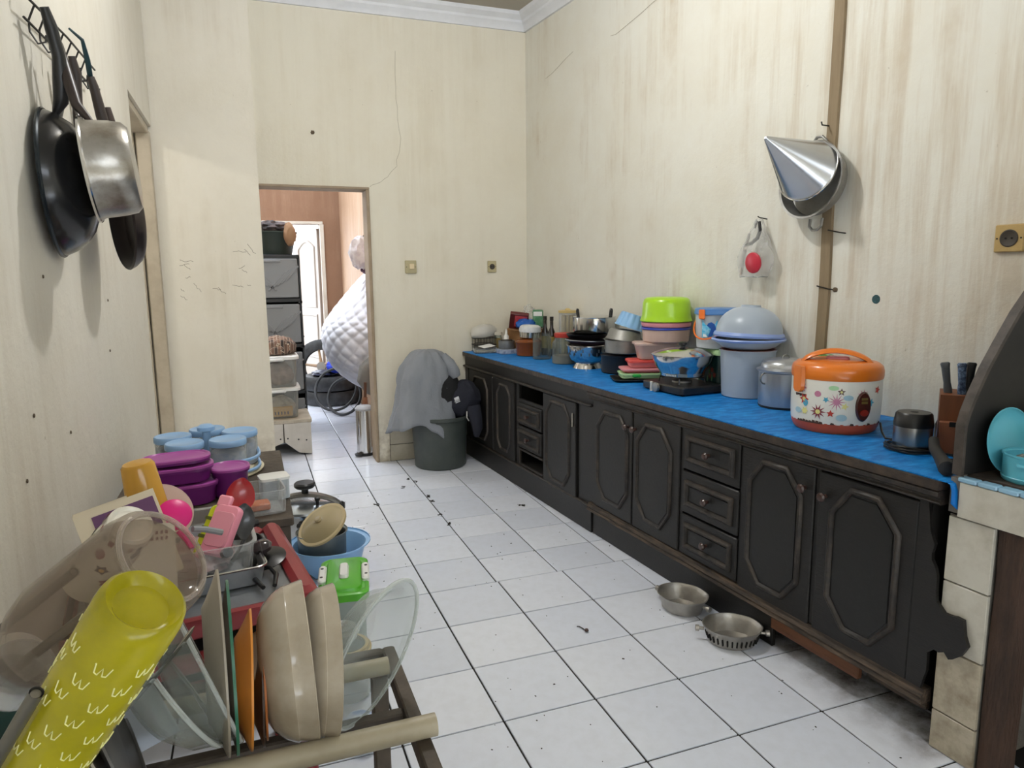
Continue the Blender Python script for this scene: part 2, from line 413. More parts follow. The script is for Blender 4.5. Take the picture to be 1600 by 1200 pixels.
# ---------------------------------------------------------------- kitchen cabinets along the right wall
DARK = mat('black_brown_painted_wood', '#131110', .48, var=.3, vscale=14, vcol='#2a241f', bump=.12, bscale=60, stretch=(1,1,4))
DARK2 = mat('black_brown_door_panel', '#11100e', .46, var=.25, vscale=9, vcol='#221e1b', bump=.08, bscale=60)
WORN = mat('worn_dark_wood', '#2a211a', .7, var=.75, vscale=18, vcol='#6d5a49', bump=.5, bscale=30, stretch=(.4,3,3))
WORN2 = mat('scuffed_moulding', '#1d1916', .5, var=.45, vscale=24, vcol='#594b3f', bump=.3, bscale=30)
RAWB = mat('raw_brown_board', '#6a4128', .7, var=.6, vscale=8, vcol='#3b2517', bump=.25, stretch=(.4,4,4))
KNOB = mat('dark_red_brown_knob', '#3d2620', .3, coat=.4); CHROME = mat('pale_metal_pull', '#c9c4ba', .3, .8)
HOLLOW = mat('dark_inside_and_shade', '#15120f', .9)  # near-black for cabinet insides; stands in for shade in notch, holes and slots
RZ = math.atan2(-1, .067); O0 = (.935-.067*1.84, 1.84, 0)
def U(y): return (1.84-y)*1.00224
def octo(u0, u1, z0, z1, c, e=0):
    u0 += e; u1 -= e; z0 += e; z1 -= e; c -= e*.59
    return [(u0+c,z0),(u1-c,z0),(u1,z0+c*1.25),(u1,z1-c*1.25),(u1-c,z1),(u0+c,z1),(u0,z1-c*1.25),(u0,z0+c*1.25)]
def ring_mould(b, poly_fn, v0, w, h):
    """raised moulding running round a polygon: rounded section of width w standing h proud of plane v0 (towards -Y)"""
    R = []
    for e, d in ((-w/2, 0), (-w*.42, h*.6), (-w*.15, h), (w*.15, h), (w*.42, h*.5), (w/2, 0)):
        R.append([(u, v0-d, z) for u, z in poly_fn(e)])
    n = len(R[0]); vs = [q for r in R for q in r]; fs = []
    for i in range(len(R)-1):
        for j in range(n): a, c = i*n+j, i*n+(j+1) % n; fs.append((a, c, c+n, a+n))
    b.add(vs, fs)
def knob(parent, u, z, v=-.012, m=None, name='knob', label=None):
    MB().at((u, v, z), (PI/2, 0, 0)).lathe([(0,0),(.007,0),(.006,.01),(.013,.016),(.015,.022),(.011,.028),(0,.03)], 14).build(name, m or KNOB, parent, label)
def door(parent, ya, yb, z0, z1, pa, pb, pz0, pz1, c, knob_side=None, bent=0):
    """panel door from ya to yb (towards the near end) with an eight-sided raised moulding"""
    u0, u1 = U(ya), U(yb)
    b = MB(); b.box(((u0+u1)/2, .0, (z0+z1)/2), (u1-u0, .022, z1-z0), .004)
    d = b.build('door', DARK, parent)
    m = MB(); ring_mould(m, lambda e: octo(U(pa), U(pb), pz0, pz1, c, e), -.0105, .02, .011); m.build('moulding', WORN2, d)
    f = MB(); q = octo(U(pa), U(pb), pz0, pz1, c, .016); f.loft([[(u, -.0105, z) for u, z in q], [(u, -.0135, z) for u, z in q]], False, True)
    f.build('panel', DARK2, d, smooth=False)
    if knob_side is not None: knob(d, U(knob_side), z1-.075)
    if bent: d.rotation_euler = (0, 0, bent)
    return d
def drawer(parent, ya, yb, z0, z1, dz0, dz1, inset=.035):
    u0, u1 = U(ya), U(yb)
    d = MB().box(((u0+u1)/2, 0, (z0+z1)/2), (u1-u0, .022, z1-z0), .004).build('drawer', DARK, parent)
    a, c = u0+inset, u1-inset
    m = MB(); ring_mould(m, lambda e: [(a+e,dz0+e),(c-e,dz0+e),(c-e,dz1-e),(a+e,dz1-e)], -.0105, .022, .014); m.build('moulding', WORN2, d)
    MB().box(((a+c)/2, -.012, (dz0+dz1)/2), (c-a-.03, .004, dz1-dz0-.03)).build('panel', DARK2, d, smooth=False)
    knob(d, (a+c)/2, (dz0+dz1)/2, -.014)
    return d

# far unit
cab = thing('kitchen_cabinet', 'far black-brown base cabinet beside the laundry bin, two of its small drawers missing', 'cabinet', O0, RZ, 'dark base cabinets under the blue worktop')
uE = U(.06)
b = MB()
b.box((.012, .235, .36), (.024, .46, .72)); b.box((uE-.012, .25, .36), (.024, .49, .72)); b.box((uE/2, .25, .14), (uE, .46, .02)); b.box((uE/2, .475, .4), (uE, .01, .7))
b.box((U(.95), .24, .4), (.02, .46, .55)); b.box((U(.592), .24, .4), (.02, .46, .55))
b.build('carcass', HOLLOW, cab, smooth=False)
b = MB(); b.box((uE/2, .012, .689), (uE, .02, .075), .003); b.box((.03, .012, .39), (.06, .02, .54), .003); b.box((uE-.07, .012, .39), (.145, .02, .54), .003)
b.box((U(.945), .012, .39), (.04, .02, .54), .003); b.box((U(.592), .012, .39), (.022, .02, .54), .003)
b.box(((U(.925)+U(.6))/2, .012, .545), (.33, .02, .02), .003); b.box(((U(.925)+U(.6))/2, .012, .655), (.33, .02, .02), .003)
b.build('face_frame', DARK, cab)
MB().box((uE/2, .004, .065), (uE, .02, .13), .003).build('plinth', DARK, cab)
b = MB()
for zz, hh, o in ((.137, .014, -.012), (.652, .014, -.012)): b.box((uE/2, o+.006, zz), (uE, .022, hh), .005)
b.build('rail', WORN2, cab)
door(cab, 1.735, 1.312, .147, .643, 1.66, 1.395, .19, .60, .05)
door(cab, 1.305, .972, .147, .643, 1.225, 1.03, .19, .605, .045)
door(cab, .582, .212, .13, .643, .535, .28, .175, .61, .055)
drawer(cab, .925, .604, .405, .535, .43, .505)
drawer(cab, .925, .604, .262, .395, .29, .365)
MB().box((U(.237), -.016, .55), (.008, .008, .075), .003).build('pull', CHROME, cab, 'pale metal strip pull')
b = MB(); u0, u1 = U(.925), U(.604)
for zz in (.15, .245): b.box(((u0+u1)/2, .004, zz), (u1-u0, .016, .014), .003)
b.box((u0+.012, .004, .197), (.014, .016, .1), .003); b.build('empty_drawer_frame', WORN2, cab)

# near unit
cab2 = thing('kitchen_cabinet', 'near black-brown base cabinet with four tall doors and a column of three drawers', 'cabinet', O0, RZ, 'dark base cabinets under the blue worktop')
uA, uB = U(.055), U(-1.70)
b = MB()
b.box((uA+.01, .26, .4), (.02, .50, .62)); b.box((uB-.03, .3, .4), (.02, .58, .58)); b.box(((uA+uB)/2, .28, .13), (uB-uA-.06, .54, .02)); b.box(((uA+uB)/2, .50, .4), (uB-uA-.06, .01, .6))
for yy in (-.641, -.982): b.box((U(yy), .25, .4), (.02, .48, .55))
b.build('carcass', HOLLOW, cab2, smooth=False)
b = MB()
for ya, yb in ((.055, .025), (-.29, -.31), (-.632, -.652), (-.972, -.99), (-1.304, -1.326)): MB().box(((U(ya)+U(yb))/2, .008, .42), (U(yb)-U(ya), .022, .55), .003).build('stile', DARK, cab2)
door(cab2, .022, -.296, .162, .688, -.008, -.26, .215, .645, .06, -.268)
door(cab2, -.306, -.634, .162, .688, -.34, -.578, .22, .648, .065, -.325)
drawer(cab2, -.652, -.974, .52, .688, .565, .65); drawer(cab2, -.652, -.974, .34, .512, .382, .468); drawer(cab2, -.652, -.974, .165, .332, .205, .292)
door(cab2, -.988, -1.306, .155, .686, -1.028, -1.256, .205, .65, .062, -1.272)
door(cab2, -1.324, -1.655, .155, .68, -1.378, -1.602, .208, .648, .066, -1.352)
# broken-off end board, ragged down its near edge and lapping over the white tiles
edge = [(-1.657,.69),(-1.681,.688),(-1.688,.64),(-1.691,.612),(-1.70,.59),(-1.707,.576),(-1.701,.55),(-1.702,.532),(-1.715,.51),(-1.72,.489),(-1.721,.45),(-1.724,.423),(-1.737,.41),(-1.747,.40),(-1.767,.401),(-1.778,.404),(-1.798,.403),(-1.805,.361),(-1.815,.337),(-1.806,.318),(-1.799,.304),(-1.78,.286),(-1.769,.28),(-1.756,.294),(-1.742,.286),(-1.728,.288),(-1.712,.271),(-1.713,.219),(-1.706,.19),(-1.70,.159),(-1.657,.157)]
b = MB(); P = [(U(y), z) for y, z in edge]
b.mx(Matrix.Rotation(PI/2, 4, 'X')).prism(P, .0, .012)
b.build('end_board', DARK, cab2, 'end board broken to a ragged edge', smooth=False)
# mouldings top and bottom, stepped
def strip(name, u0, u1, prof, m, parent):
    b = MB(); rings = []
    n = max(2, int((u1-u0)/.09))
    for i in range(n+1):
        u = u0+(u1-u0)*i/n; k = 0 if i in (0, n) else noise.noise(Vector((u*9, prof[0][1]*50, 1)))*.0022
        rings.append([(u, v+k, z+k*.6) for v, z in prof])
    b.loft(rings); return b.build(name, m, parent, smooth=False)
strip('top_moulding', uA-.02, uB+.015, [(.02,.686),(-.014,.686),(-.02,.692),(-.014,.698),(-.014,.704),(-.026,.71),(-.028,.722),(-.02,.726),(.02,.726)], WORN2, cab2)
strip('bottom_moulding', uA-.02, uB+.012, [(.02,.118),(-.018,.118),(-.026,.126),(-.02,.134),(-.024,.142),(-.014,.15),(-.012,.16),(.02,.16)], WORN, cab2)
MB().box(((uA+U(-1.153))/2, .01, .055), (U(-1.153)-uA, .016, .11), .002).build('plinth', DARK, cab2)
MB().box(((U(-1.155)+U(-1.507))/2, -.002, .1), (U(-1.507)-U(-1.155), .02, .052), .003).build('raw_board', RAWB, cab2, 'bare reddish brown board along the foot')
MB().box(((U(-1.51)+U(-1.70))/2, .03, .1), (U(-1.70)-U(-1.51), .02, .04), .003).build('raw_board', WORN, cab2)
for yy in (.0, -.66, -1.3, -1.66):
    MB().box((U(yy), .35, .06), (.05, .05, .12), .004).build('foot', WORN, cab2)

# worktop: one long dark board, and the blue vinyl sheet over it
WEDGE = mat('worktop_wood_edge', '#2c2420', .5, var=.7, vcol='#5a4a3c', vscale=16, bump=.3)
VINYL = mat('blue_vinyl', '#0068b8', .5, var=.8, vscale=7, vcol='#37a8f2', spec=.25, bump=.12, bscale=8, stretch=(2.2, 7, 1))
def fx(y, off=0): return .935-.067*y-off
b = MB(); yn, yf = -1.715, 1.825
b.prism([(fx(yf,.022), yf), (fx(yn,.028), yn), (wallx(yn)-.006, yn), (wallx(yf)-.006, yf)], .727, .752)
wt = b.build('worktop', WEDGE, smooth=False); tag(wt, 'long dark wooden worktop board on the black-brown cabinets', 'worktop')
# vinyl: slightly wavy front edge, a flap hanging over the near end
b = MB(); n = 60; A = []; B_ = []; C_ = []
for i in range(n+1):
    y = yf-.004+(yn-.018-yf+.004)*i/n; w = noise.noise(Vector((y*6, 2, 0)))*.004
    A.append((fx(y, .0195+w), y)); B_.append((wallx(y)-.004-max(0, (y+1.0)*-.02), y))
rings = []
for (ax, ay), (bx, by) in zip(A, B_):
    rings.append([(ax, ay, .7525), (bx, by, .7525), (bx, by, .7558), (ax, ay, .7558)])
b.loft(rings)
sheet = b.build('vinyl_sheet', VINYL, angle=30); tag(sheet, 'bright blue marbled vinyl sheet spread over the whole worktop', 'table cover')
rings = []
for i in range(9):
    t = i/8; x = fx(yn)-.018+.12*t
    d = .10*max(.15, 1-abs(t-.32)*1.6)
    row = []
    for j in range(7):
        s = j/6; a = min(1, s*2.2)*PI/2; row.append((x+.006*math.sin(t*9)*s, yn-.018-.014*math.sin(a)-.004*math.sin(t*12)*s, .7542-.012*(1-math.cos(a))-d*max(0, s-.15)))
    rings.append(row)
o = MB().loft(rings, False, False, False).build('corner_flap', VINYL, sheet)
o.modifiers.new('thickness', 'SOLIDIFY').thickness = .0025

# ---------------------------------------------------------------- tiled stove block in the near corner
STV = thing('stove_counter', 'white tiled masonry stove block with a blue tile edge at the near cabinet end', 'stove counter', (fx(-1.727), -1.727, 0), math.atan2(-1, .067))
WT = mat('white_glazed_wall_tile', '#c6c2b6', .25, var=.5, vscale=9, vcol='#8b7f6a'); WT2 = mat('stained_wall_tile', '#b5ab97', .35, var=.75, vscale=14, vcol='#6f5f48')
BT = mat('blue_edge_tile', '#8fb6cf', .2, var=.3, vcol='#6d8ea5'); SOOT = mat('sooty_top', '#2c2521', .7, var=.7, vcol='#57483a', vscale=10, bump=.3)
CONC = mat('rough_concrete', '#7c7770', .9, var=.8, vcol='#4b4640', vscale=5, bump=.5); OLDW = mat('old_dark_timber', '#4a352a', .75, var=.85, vcol='#201813', vscale=10, bump=.5, stretch=(3,3,.5))
b = MB(); b.box((.058, .30, .333), (.116, .58, .666)); b.box((.55, .30, .72), (1.1, .60, .092)); b.box((.65, .56, .333), (1.0, .06, .666)); b.build('masonry', CONC, STV, smooth=False)
zs = [0, .114, .298, .485, .664]
for i in range(4):
    MB().box((.059, .0085, (zs[i]+zs[i+1])/2), (.115, .012, zs[i+1]-zs[i]-.004), .0015).build('tile', [WT2, WT2, WT, WT][i], STV)
for i in range(4):
    MB().box((.125+i*.2+.0, .0, .713), (.197, .012, .092), .0015).build('tile', WT, STV)
for i in range(16):
    MB().box((.045+i*.0495, .006, .766), (.0475, .03, .012), .003).build('edge_tile', BT, STV)
b = MB(); b.box((.56, .31, .769), (1.08, .56, .012), .002); b.build('top_slab', SOOT, STV)
b = MB(); rings = []
for i in range(12):
    z = .664*i/11; w = .028+.004*noise.noise(Vector((1, 2, z*7)))
    rings.append([(.15-w, .016, z), (.15+w, .016, z), (.15+w, .08, z), (.15-w, .08, z)])
b.loft(rings).build('timber_post', OLDW, STV, 'dark charred timber post', smooth=False)
# ---------------------------------------------------------------- things on the worktop
ZT = .756
ALU = mat('brushed_aluminium', '#b9bcc0', .34, .9, var=.4, vcol='#8d8f92', vscale=7, bump=.05, bscale=90)
ALUD = mat('dull_aluminium', '#9d9c98', .5, .8, var=.6, vcol='#6e6a62', vscale=8, bump=.15, bscale=25)
STEEL = mat('polished_steel', '#d3d3d2', .14, 1.0, var=.15, vcol='#a9a8a4', vscale=3)
BLACKP = mat('black_plastic', '#1b1b1c', .35); NONSTICK = mat('black_nonstick', '#141416', .28, var=.3, vcol='#2a2a2c'); RUBBER = mat('black_rubber', '#1d1d1e', .6)
ORANGE = mat('orange_plastic', '#e0771d', .3, var=.25, vcol='#c4611a', coat=.3); ORRED = mat('orange_red_base', '#cf5a35', .4, var=.3, vcol='#a8432a')
CREAM = mat('cream_printed_enamel', '#e9e6da', .3, var=.2, vcol='#d3cdb9', coat=.2)
LIME = mat('lime_plastic', '#a6d61c', .32, coat=.2); PINK = mat('pink_plastic', '#e79aa0', .38); DPINK = mat('salmon_plastic', '#e0706f', .4)
REDP = mat('red_plastic', '#e0524a', .32); BLUEP = mat('royal_blue_plastic', '#2a3fa8', .35); SKY = mat('sky_blue_plastic', '#8fbdea', .38)
LAV = mat('blue_rim_plastic', '#8fa6dc', .35); GREENP = mat('green_plastic', '#2fae49', .35); PGREEN = mat('pale_green_plastic', '#b4d9a2', .4)
GLASS = glassy('clear_glass', '#e9efec', '#8b918d'); FROST = clear('frosted_plastic', '#cdd5dc', .62, .3); FROSTP = clear('frosted_pinkish_plastic', '#e0c2b4', .72, .3)
FROSTB = clear('frosted_grey_blue_plastic', '#b9c5d2', .74, .3); CLEARP = clear('clear_plastic', '#e6e8e8', .1, .12); WHITEP = mat('white_plastic', '#e4e4e0', .35)
BROWNG = clear('amber_brown_glass', '#8a4a1e', .72, .1); CARDB = mat('brown_cardboard', '#9a7047', .8, var=.3, vcol='#7d5836'); PAPER = mat('white_paper', '#e8e8e6', .8)
WOODK = mat('reddish_brown_wood', '#7d4a2c', .5, var=.5, vcol='#5d331d', vscale=6, stretch=(6,6,.8))
BAGW = clear('crinkled_clear_bag', '#e9e9e6', .2, .18, var=.6, vscale=14); BAGG = mat('greyish_plastic_bag', '#bdbab2', .4, var=.3, vcol='#98948a')
def lathe_part(name, prof, m, parent, label=None, seg=36, loc=None, rot=None): return MB().lathe(prof, seg).build(name, m, parent, label, loc=loc, rot=rot)
def decal(b, r, a0, poly, z0=0, off=.0006):
    """flat print laid on a cylinder of radius r: poly in (arc length, height) round angle a0"""
    ev = poly
    n = len(ev); c = (sum(q[0] for q in ev)/n, sum(q[1] for q in ev)/n)
    vs = [(c[0], c[1])]+list(ev)
    vs = [((r+off)*math.cos(a0+x/r), (r+off)*math.sin(a0+x/r), z0+z) for x, z in vs]
    b.add(vs, [(0, i+1, (i+1) % n+1) for i in range(n)])
def star(x, z, n, ro, ri, ph=0):
    return [(x+(ro if i % 2 == 0 else ri)*math.cos(ph+PI*i/n), z+(ro if i % 2 == 0 else ri)*math.sin(ph+PI*i/n)) for i in range(2*n)]
def oval(x, z, a, c, n=18): return [(x+a*math.cos(2*PI*i/n), z+c*math.sin(2*PI*i/n)) for i in range(n)]

# rice cooker
t = thing('rice_cooker', 'cream rice cooker with flower print and orange lid on the blue vinyl', 'rice cooker', (1.269, -1.117, ZT), math.radians(-45.7))
lathe_part('base', [(0,0),(.125,0),(.132,.006),(.139,.022),(.142,.036),(0,.036)], ORRED, t)
lathe_part('foot_ring', [(0,-.0003),(.118,-.0003),(.118,.002),(0,.002)], BLACKP, t)
lathe_part('body', [(0,.034),(.1415,.034),(.1435,.06),(.1445,.11),(.1435,.182),(0,.182)], CREAM, t, seg=56)
lathe_part('lid', [(0,.18),(.1445,.18),(.147,.188),(.147,.205),(.143,.221),(.13,.232),(.108,.238),(.06,.241),(0,.242)], ORANGE, t, seg=56)
h = MB(); P = []
for i in range(15):
    a = i/14; P.append((-.118+.232*a, -.02, .222+.046*math.sin(PI*min(1, a*1.02))**.6))
b = MB(); rings = []
for i, q in enumerate(P):
    w = .026+.008*abs(i-7)/7; hh = .008
    rings.append([(q[0], q[1]-w, q[2]-hh*.3), (q[0], q[1]-w*.8, q[2]+hh), (q[0], q[1], q[2]+hh*1.4), (q[0], q[1]+w*.8, q[2]+hh), (q[0], q[1]+w, q[2]-hh*.3), (q[0], q[1], q[2]-hh)])
b.loft(rings); b.build('handle', ORANGE, t, angle=60)
MB().box((0, 0, .243), (.075, .05, .012), .005).build('steam_vent', PINK, t, 'pink steam vent plate')
b = MB(); rings = []
for i in range(9):
    f = i/8; z = .222-.088*f; r = .15-.002*f; w = .022+.003*math.sin(PI*f) if f < .92 else .012
    rings.append([(-w, 0, z), (-w*.8, -.012, z), (w*.8, -.012, z), (w, 0, z), (0, .01, z)])
b.mx(Matrix.Rotation(math.radians(-50), 4, 'Z') @ Matrix.Translation((0, -.146, 0))).loft(rings); b.build('latch', ORANGE, t, angle=60)
FC = [mat('print_'+n, c, .4) for n, c in (('pink','#c7809a'),('wine','#8a3340'),('red','#c0392b'),('teal','#4aa3bf'),('pale_green','#a9d3a0'),('pale_blue','#a6c6cf'),('yellow','#e4dc8a'),('brown','#5d4038'))]
f = MB(); A0 = -PI/2
def fl_(k, poly, z=.0): f.k = k; decal(f, .1445, A0, poly, z)
fl_(0, star(.005, .112, 12, .03, .009)); fl_(1, star(-.052, .075, 10, .027, .010)); fl_(6, oval(-.052, .075, .008, .008)); fl_(2, star(-.012, .072, 5, .013, .006, 1.57))
fl_(7, star(.018, .146, 5, .013, .006, 1.57)); fl_(6, oval(.018, .146, .004, .004)); fl_(3, star(-.028, .118, 5, .011, .005, 1)); fl_(4, oval(-.006, .158, .016, .008)); fl_(5, oval(.04, .127, .016, .009)); fl_(5, oval(.022, .06, .017, .011))
fl_(0, oval(-.055, .135, .011, .01)); fl_(2, star(-.105, .112, 6, .02, .010)); fl_(6, oval(-.105, .112, .007, .007)); fl_(6, star(-.10, .072, 6, .014, .008)); fl_(0, star(.088, .135, 9, .022, .008)); fl_(3, oval(-.098, .1, .01, .012))
fl_(7, oval(.095, .09, .008, .01)); fl_(6, star(.03, .098, 5, .013, .006)); fl_(0, star(-.115, .15, 8, .02, .01)); fl_(3, star(.12, .11, 5, .015, .007)); fl_(5, oval(-.13, .07, .016, .01)); fl_(2, star(.15, .15, 5, .015, .007))
f.build('flower_print', FC, t, 'printed flowers and leaves round the body', smooth=False)['kind'] = 'stuff'
# scorched rust along the foot and under the latch
r_ = MB()
for i in range(26):
    x = -.125+.012*i; hgt = .006+.008*abs(noise.noise(Vector((i*.7, 1, 3))))
    if -.14 < x < -.03 or i % 5 == 0: decal(r_, .1437, A0, [(x-.007,.034),(x+.007,.034),(x+.005,.034+hgt),(x-.004,.034+hgt*1.2)], 0, .0008)
for i in range(5): decal(r_, .1437, A0-.87, [(-.024+i*.01,.128),(-.012+i*.01,.128),(-.014+i*.01,.118+.004*(i % 2)),(-.022+i*.01,.12)], 0, .0012)
r_.build('rust_stain', mat('rust_stain', '#4a352b', .8), t, smooth=False)
b = MB(); PM = mat('dark_red_panel', '#4a231e', .2, coat=.6)
def on_body(b, a, r, z): return b.mx(Matrix.Rotation(a, 4, 'Z') @ Matrix.Translation((r, 0, z)) @ Matrix.Rotation(PI/2, 4, 'Y') @ Matrix.Rotation(PI/2, 4, 'Z'))
pa = A0+.62
on_body(b, pa, .1425, .098).loft([[(.027*k*math.cos(q), .05*k*math.sin(q), zz) for q in [2*PI*i/28 for i in range(28)]] for k, zz in ((1,0),(1,.004),(.9,.008),(.82,.008))])
cp = b.build('control_panel', PM, t, 'dark red oval control panel')
b = MB(); on_body(b, pa, .151, .078).prism([(.015*math.cos(q), .011*math.sin(q)) for q in [2*PI*i/18 for i in range(18)]], 0, .003); b.build('switch', mat('red_switch', '#8e2a1d', .3), cp)
b = MB(); on_body(b, pa, .151, .112)
for zz, k in ((.012,.011),(.0,.011)): b.loft([[(-k,zz-.004,0),(k,zz-.004,0),(k,zz+.004,0),(-k,zz+.004,0)],[(-k,zz-.004,.0015),(k,zz-.004,.0015),(k,zz+.004,.0015),(-k,zz+.004,.0015)]])
b.build('indicator', mat('dim_indicator', '#6b5a2a', .3), cp)
o = MB().tube([(1.335,-1.25,.79),(1.30,-1.29,.77),(1.27,-1.33,.761),(1.30,-1.39,.761),(1.36,-1.42,.761),(1.40,-1.40,.765),(1.44,-1.37,.80),(1.50,-1.36,.86)], .0035, 6).build('power_cord', BLACKP)
tag(o, 'thin black power cord trailing across the vinyl beside the steel food jar', 'cord')

# aluminium pot with lid
t = thing('cooking_pot', 'tall aluminium pot with a domed lid just left of the rice cooker', 'pot', (1.383, -.742, ZT))
lathe_part('body', vessel([(.092,0),(.098,.004),(.1,.02),(.101,.142),(.108,.146),(.108,.150)], .002), ALU, t, seg=44)
lathe_part('burnt_base', [(0,-.0005),(.0965,-.0005),(.1005,.008),(.1005,.0095),(0,.0095)], mat('burnt_black', '#22201f', .7), t)
ld = lathe_part('lid', [(0,.149),(.111,.149),(.112,.153),(.1,.157),(.094,.162),(.092,.176),(.084,.187),(.06,.194),(0,.197)], ALU, t, seg=44)
b = MB(); b.tube([(-.018,0,.194),(-.014,0,.206),(0,0,.212),(.014,0,.206),(.018,0,.194)], .0025, 6); b.build('lid_handle', ALUD, ld)
b = MB(); b.tube(arc((-.1,0,.12), .022, 90, 270, 7, 'xz'), .003, 6); b.build('handle', ALUD, t)
# green pot behind the rice cooker
t = thing('green_canister', 'small green leaf-patterned canister peeping over the rice cooker by the wall', 'canister', (1.466, -.87, ZT))
lathe_part('body', [(0,0),(.032,0),(.034,.01),(.034,.19),(0,.19)], PGREEN, t)
b = MB()
for i in range(9): b.at((.018*math.cos(i*2.4)*(i/5), .018*math.sin(i*2.4)*(i/5), .208), (0,0,i)).blob((.015,.013,.011), i, .3, 2, 8, 6)
b.build('lid', mat('leaf_green', '#2c8a34', .5, var=.6, vcol='#7fc46a', vscale=40), t, 'knobbly leaf-green lid')

# tall bucket with two bowls over it
t = thing('plastic_bucket', 'tall frosted plastic bucket with a pink inner rim, bowls on top', 'bucket', (1.413, -.475, ZT))
lathe_part('body', vessel([(.1,0),(.106,.004),(.112,.1),(.117,.2),(.121,.2),(.121,.206)], .003), FROSTB, t, seg=44)
lathe_part('inner_tub', vessel([(.07,.12),(.108,.17),(.113,.207),(.118,.208)], .002), clear('pink_tinted_plastic', '#d9a09c', .7, .3), t, 'pinkish tub nested in the top')
b = MB()
for i in range(2): b.box((-.1+.004*i,-.03+.02*i,.02), (.012,.006,.03))
t2 = thing('mixing_bowl', 'wide frosted bowl with blue rim standing open on the tall bucket', 'bowl', (1.413, -.475, ZT+.209))
lathe_part('body', vessel([(.085,0),(.11,.008),(.138,.028),(.147,.04)], .003), FROST, t2, seg=44)
lathe_part('rim', [(.142,.036),(.153,.035),(.157,.042),(.153,.047),(.142,.046)], LAV, t2, seg=44)
t3 = thing('mixing_bowl', 'upturned frosted dome bowl with blue rim, topmost over the tall bucket', 'bowl', (1.413, -.475, ZT+.260), (.0, .05, 0))
dm = [(.14*math.cos(a)**.85 if a < PI/2-.01 else 0, .018+.115*math.sin(a)) for a in [PI/2*i/10 for i in range(11)]]
lathe_part('body', [(r, z) for r, z in dm]+[(max(r-.004,0), z-.004) for r, z in dm[::-1]], FROSTB, t3, seg=44)
lathe_part('rim', [(.136,.0),(.147,.0),(.15,.008),(.144,.02),(.136,.02)], LAV, t3, seg=44)
lathe_part('foot_ring', [(.03,.131),(.042,.129),(.04,.138),(.034,.138)], FROSTB, t3)

# flower-painted box with the clip canister on it
t = thing('storage_box', 'dark green box painted with red flowers under the clip-lid bucket', 'box', (1.43, -.262, ZT), -.07)
MB().rbox(.13, .17, [(.004,0,.02),(0,.006,.02),(0,.165,.02),(.002,.17,.02)]).build('body', mat('dark_green_tin', '#1c3b38', .35), t)
MB().rbox(.138, .178, [(0,.165,.022),(0,.186,.022),(.008,.192,.02)]).build('lid', PGREEN, t, 'pale green lid')
b = MB(); b.k = 0
for i in range(7):
    y, z = rnd.uniform(-.06,.06), rnd.uniform(.04,.14)
    b.k = 0; b.mx(Matrix.Translation((-.0655, y, z)) @ Matrix.Rotation(-PI/2, 4, 'Y')).prism(star(0, 0, 6, .016, .009, i), 0, .0006)
    b.k = 1; b.mx(Matrix.Translation((-.0655, y+.02, z-.015)) @ Matrix.Rotation(-PI/2, 4, 'Y')).prism(oval(0, 0, .016, .005), 0, .0006)
b.build('flower_print', [mat('print_dull_red', '#8d3b2c', .5), mat('print_leaf', '#4d7a48', .5)], t, smooth=False)['kind'] = 'stuff'
t = thing('clip_bucket', 'frosted bucket with blue lid, orange clips and a dolphin sticker', 'bucket', (1.413, -.255, ZT+.193), math.radians(-42))
lathe_part('body', vessel([(.085,0),(.092,.004),(.101,.155)], .003), FROST, t, seg=40)
lathe_part('lid', [(0,.156),(.106,.156),(.107,.166),(.104,.172),(.104,.18),(.098,.184),(0,.184)], mat('denim_blue_plastic', '#4d7fbd', .35), t, seg=40)
b = MB(); b.mx(Matrix.Rotation(-.62, 4, 'Z') @ Matrix.Translation((0,-.107,.158))).box((0,0,0), (.034,.012,.044), .004); b.build('clip', mat('bright_orange_clip', '#ec7424', .35), t)
b = MB(); P = [(.106*math.cos(a), .106*math.sin(a), .13-.085*math.sin((a+PI*1.12)/(PI*.9)*PI)) for a in [-PI*1.12+PI*.9*i/14 for i in range(15)]]
b.tube(P, .004, 6); b.build('bail_handle', MATS['bright_orange_clip'], t)
b = MB(); a0 = -PI/2-.28; b.k = 0; decal(b, .0975, a0, [(-.036,.05),(.036,.05),(.036,.132),(-.036,.132)], 0, .0025)
b.k = 1; decal(b, .0975, a0, [(-.004,.055),(.012,.06),(.024,.075),(.03,.095),(.024,.115),(.01,.124),(-.004,.118),(-.01,.108),(.0,.108),(.01,.1),(.012,.086),(.004,.072)], 0, .0045)
b.k = 2; decal(b, .0975, a0, [(-.03,.055),(-.006,.054),(-.012,.066),(-.028,.07)], 0, .004)
b.build('sticker', [mat('aqua_sticker', '#3fb0dc', .4, var=.7, vcol='#cdeef7', vscale=60), mat('sticker_blue', '#1d55a8', .4), mat('sticker_white', '#dfeef2', .4)], t, 'aqua dolphin sticker', smooth=False)

# portable gas stove with the steel pan
t = thing('gas_stove', 'flat black portable gas stove under the steel pan with lid', 'stove', (1.235, -.243, ZT), math.atan2(-1, .067))
MB().rbox(.30, .24, [(.01,0.004,.02),(0,.008,.02),(0,.034,.02),(.006,.040,.02)]).build('body', mat('black_stove_enamel', '#171718', .3, var=.4, vcol='#3a332e'), t)
for i, (x, y) in enumerate(((-.12,-.09),(.12,-.09),(.12,.09),(-.12,.09))): MB().at((x,y,0)).lathe([(0,0),(.01,0),(.011,.006),(0,.006)], 10).build('foot', RUBBER, t)
lathe_part('burner', [(0,.04),(.045,.04),(.045,.048),(.03,.056),(.012,.058),(0,.056)], ALUD, t)
b = MB()
for k in range(4):
    a = PI/4+k*PI/2; b.tube([(.105*math.cos(a), .105*math.sin(a), .04), (.1*math.cos(a), .1*math.sin(a), .063), (.03*math.cos(a), .03*math.sin(a), .063)], .004, 6)
b.build('pan_support', BLACKP, t)
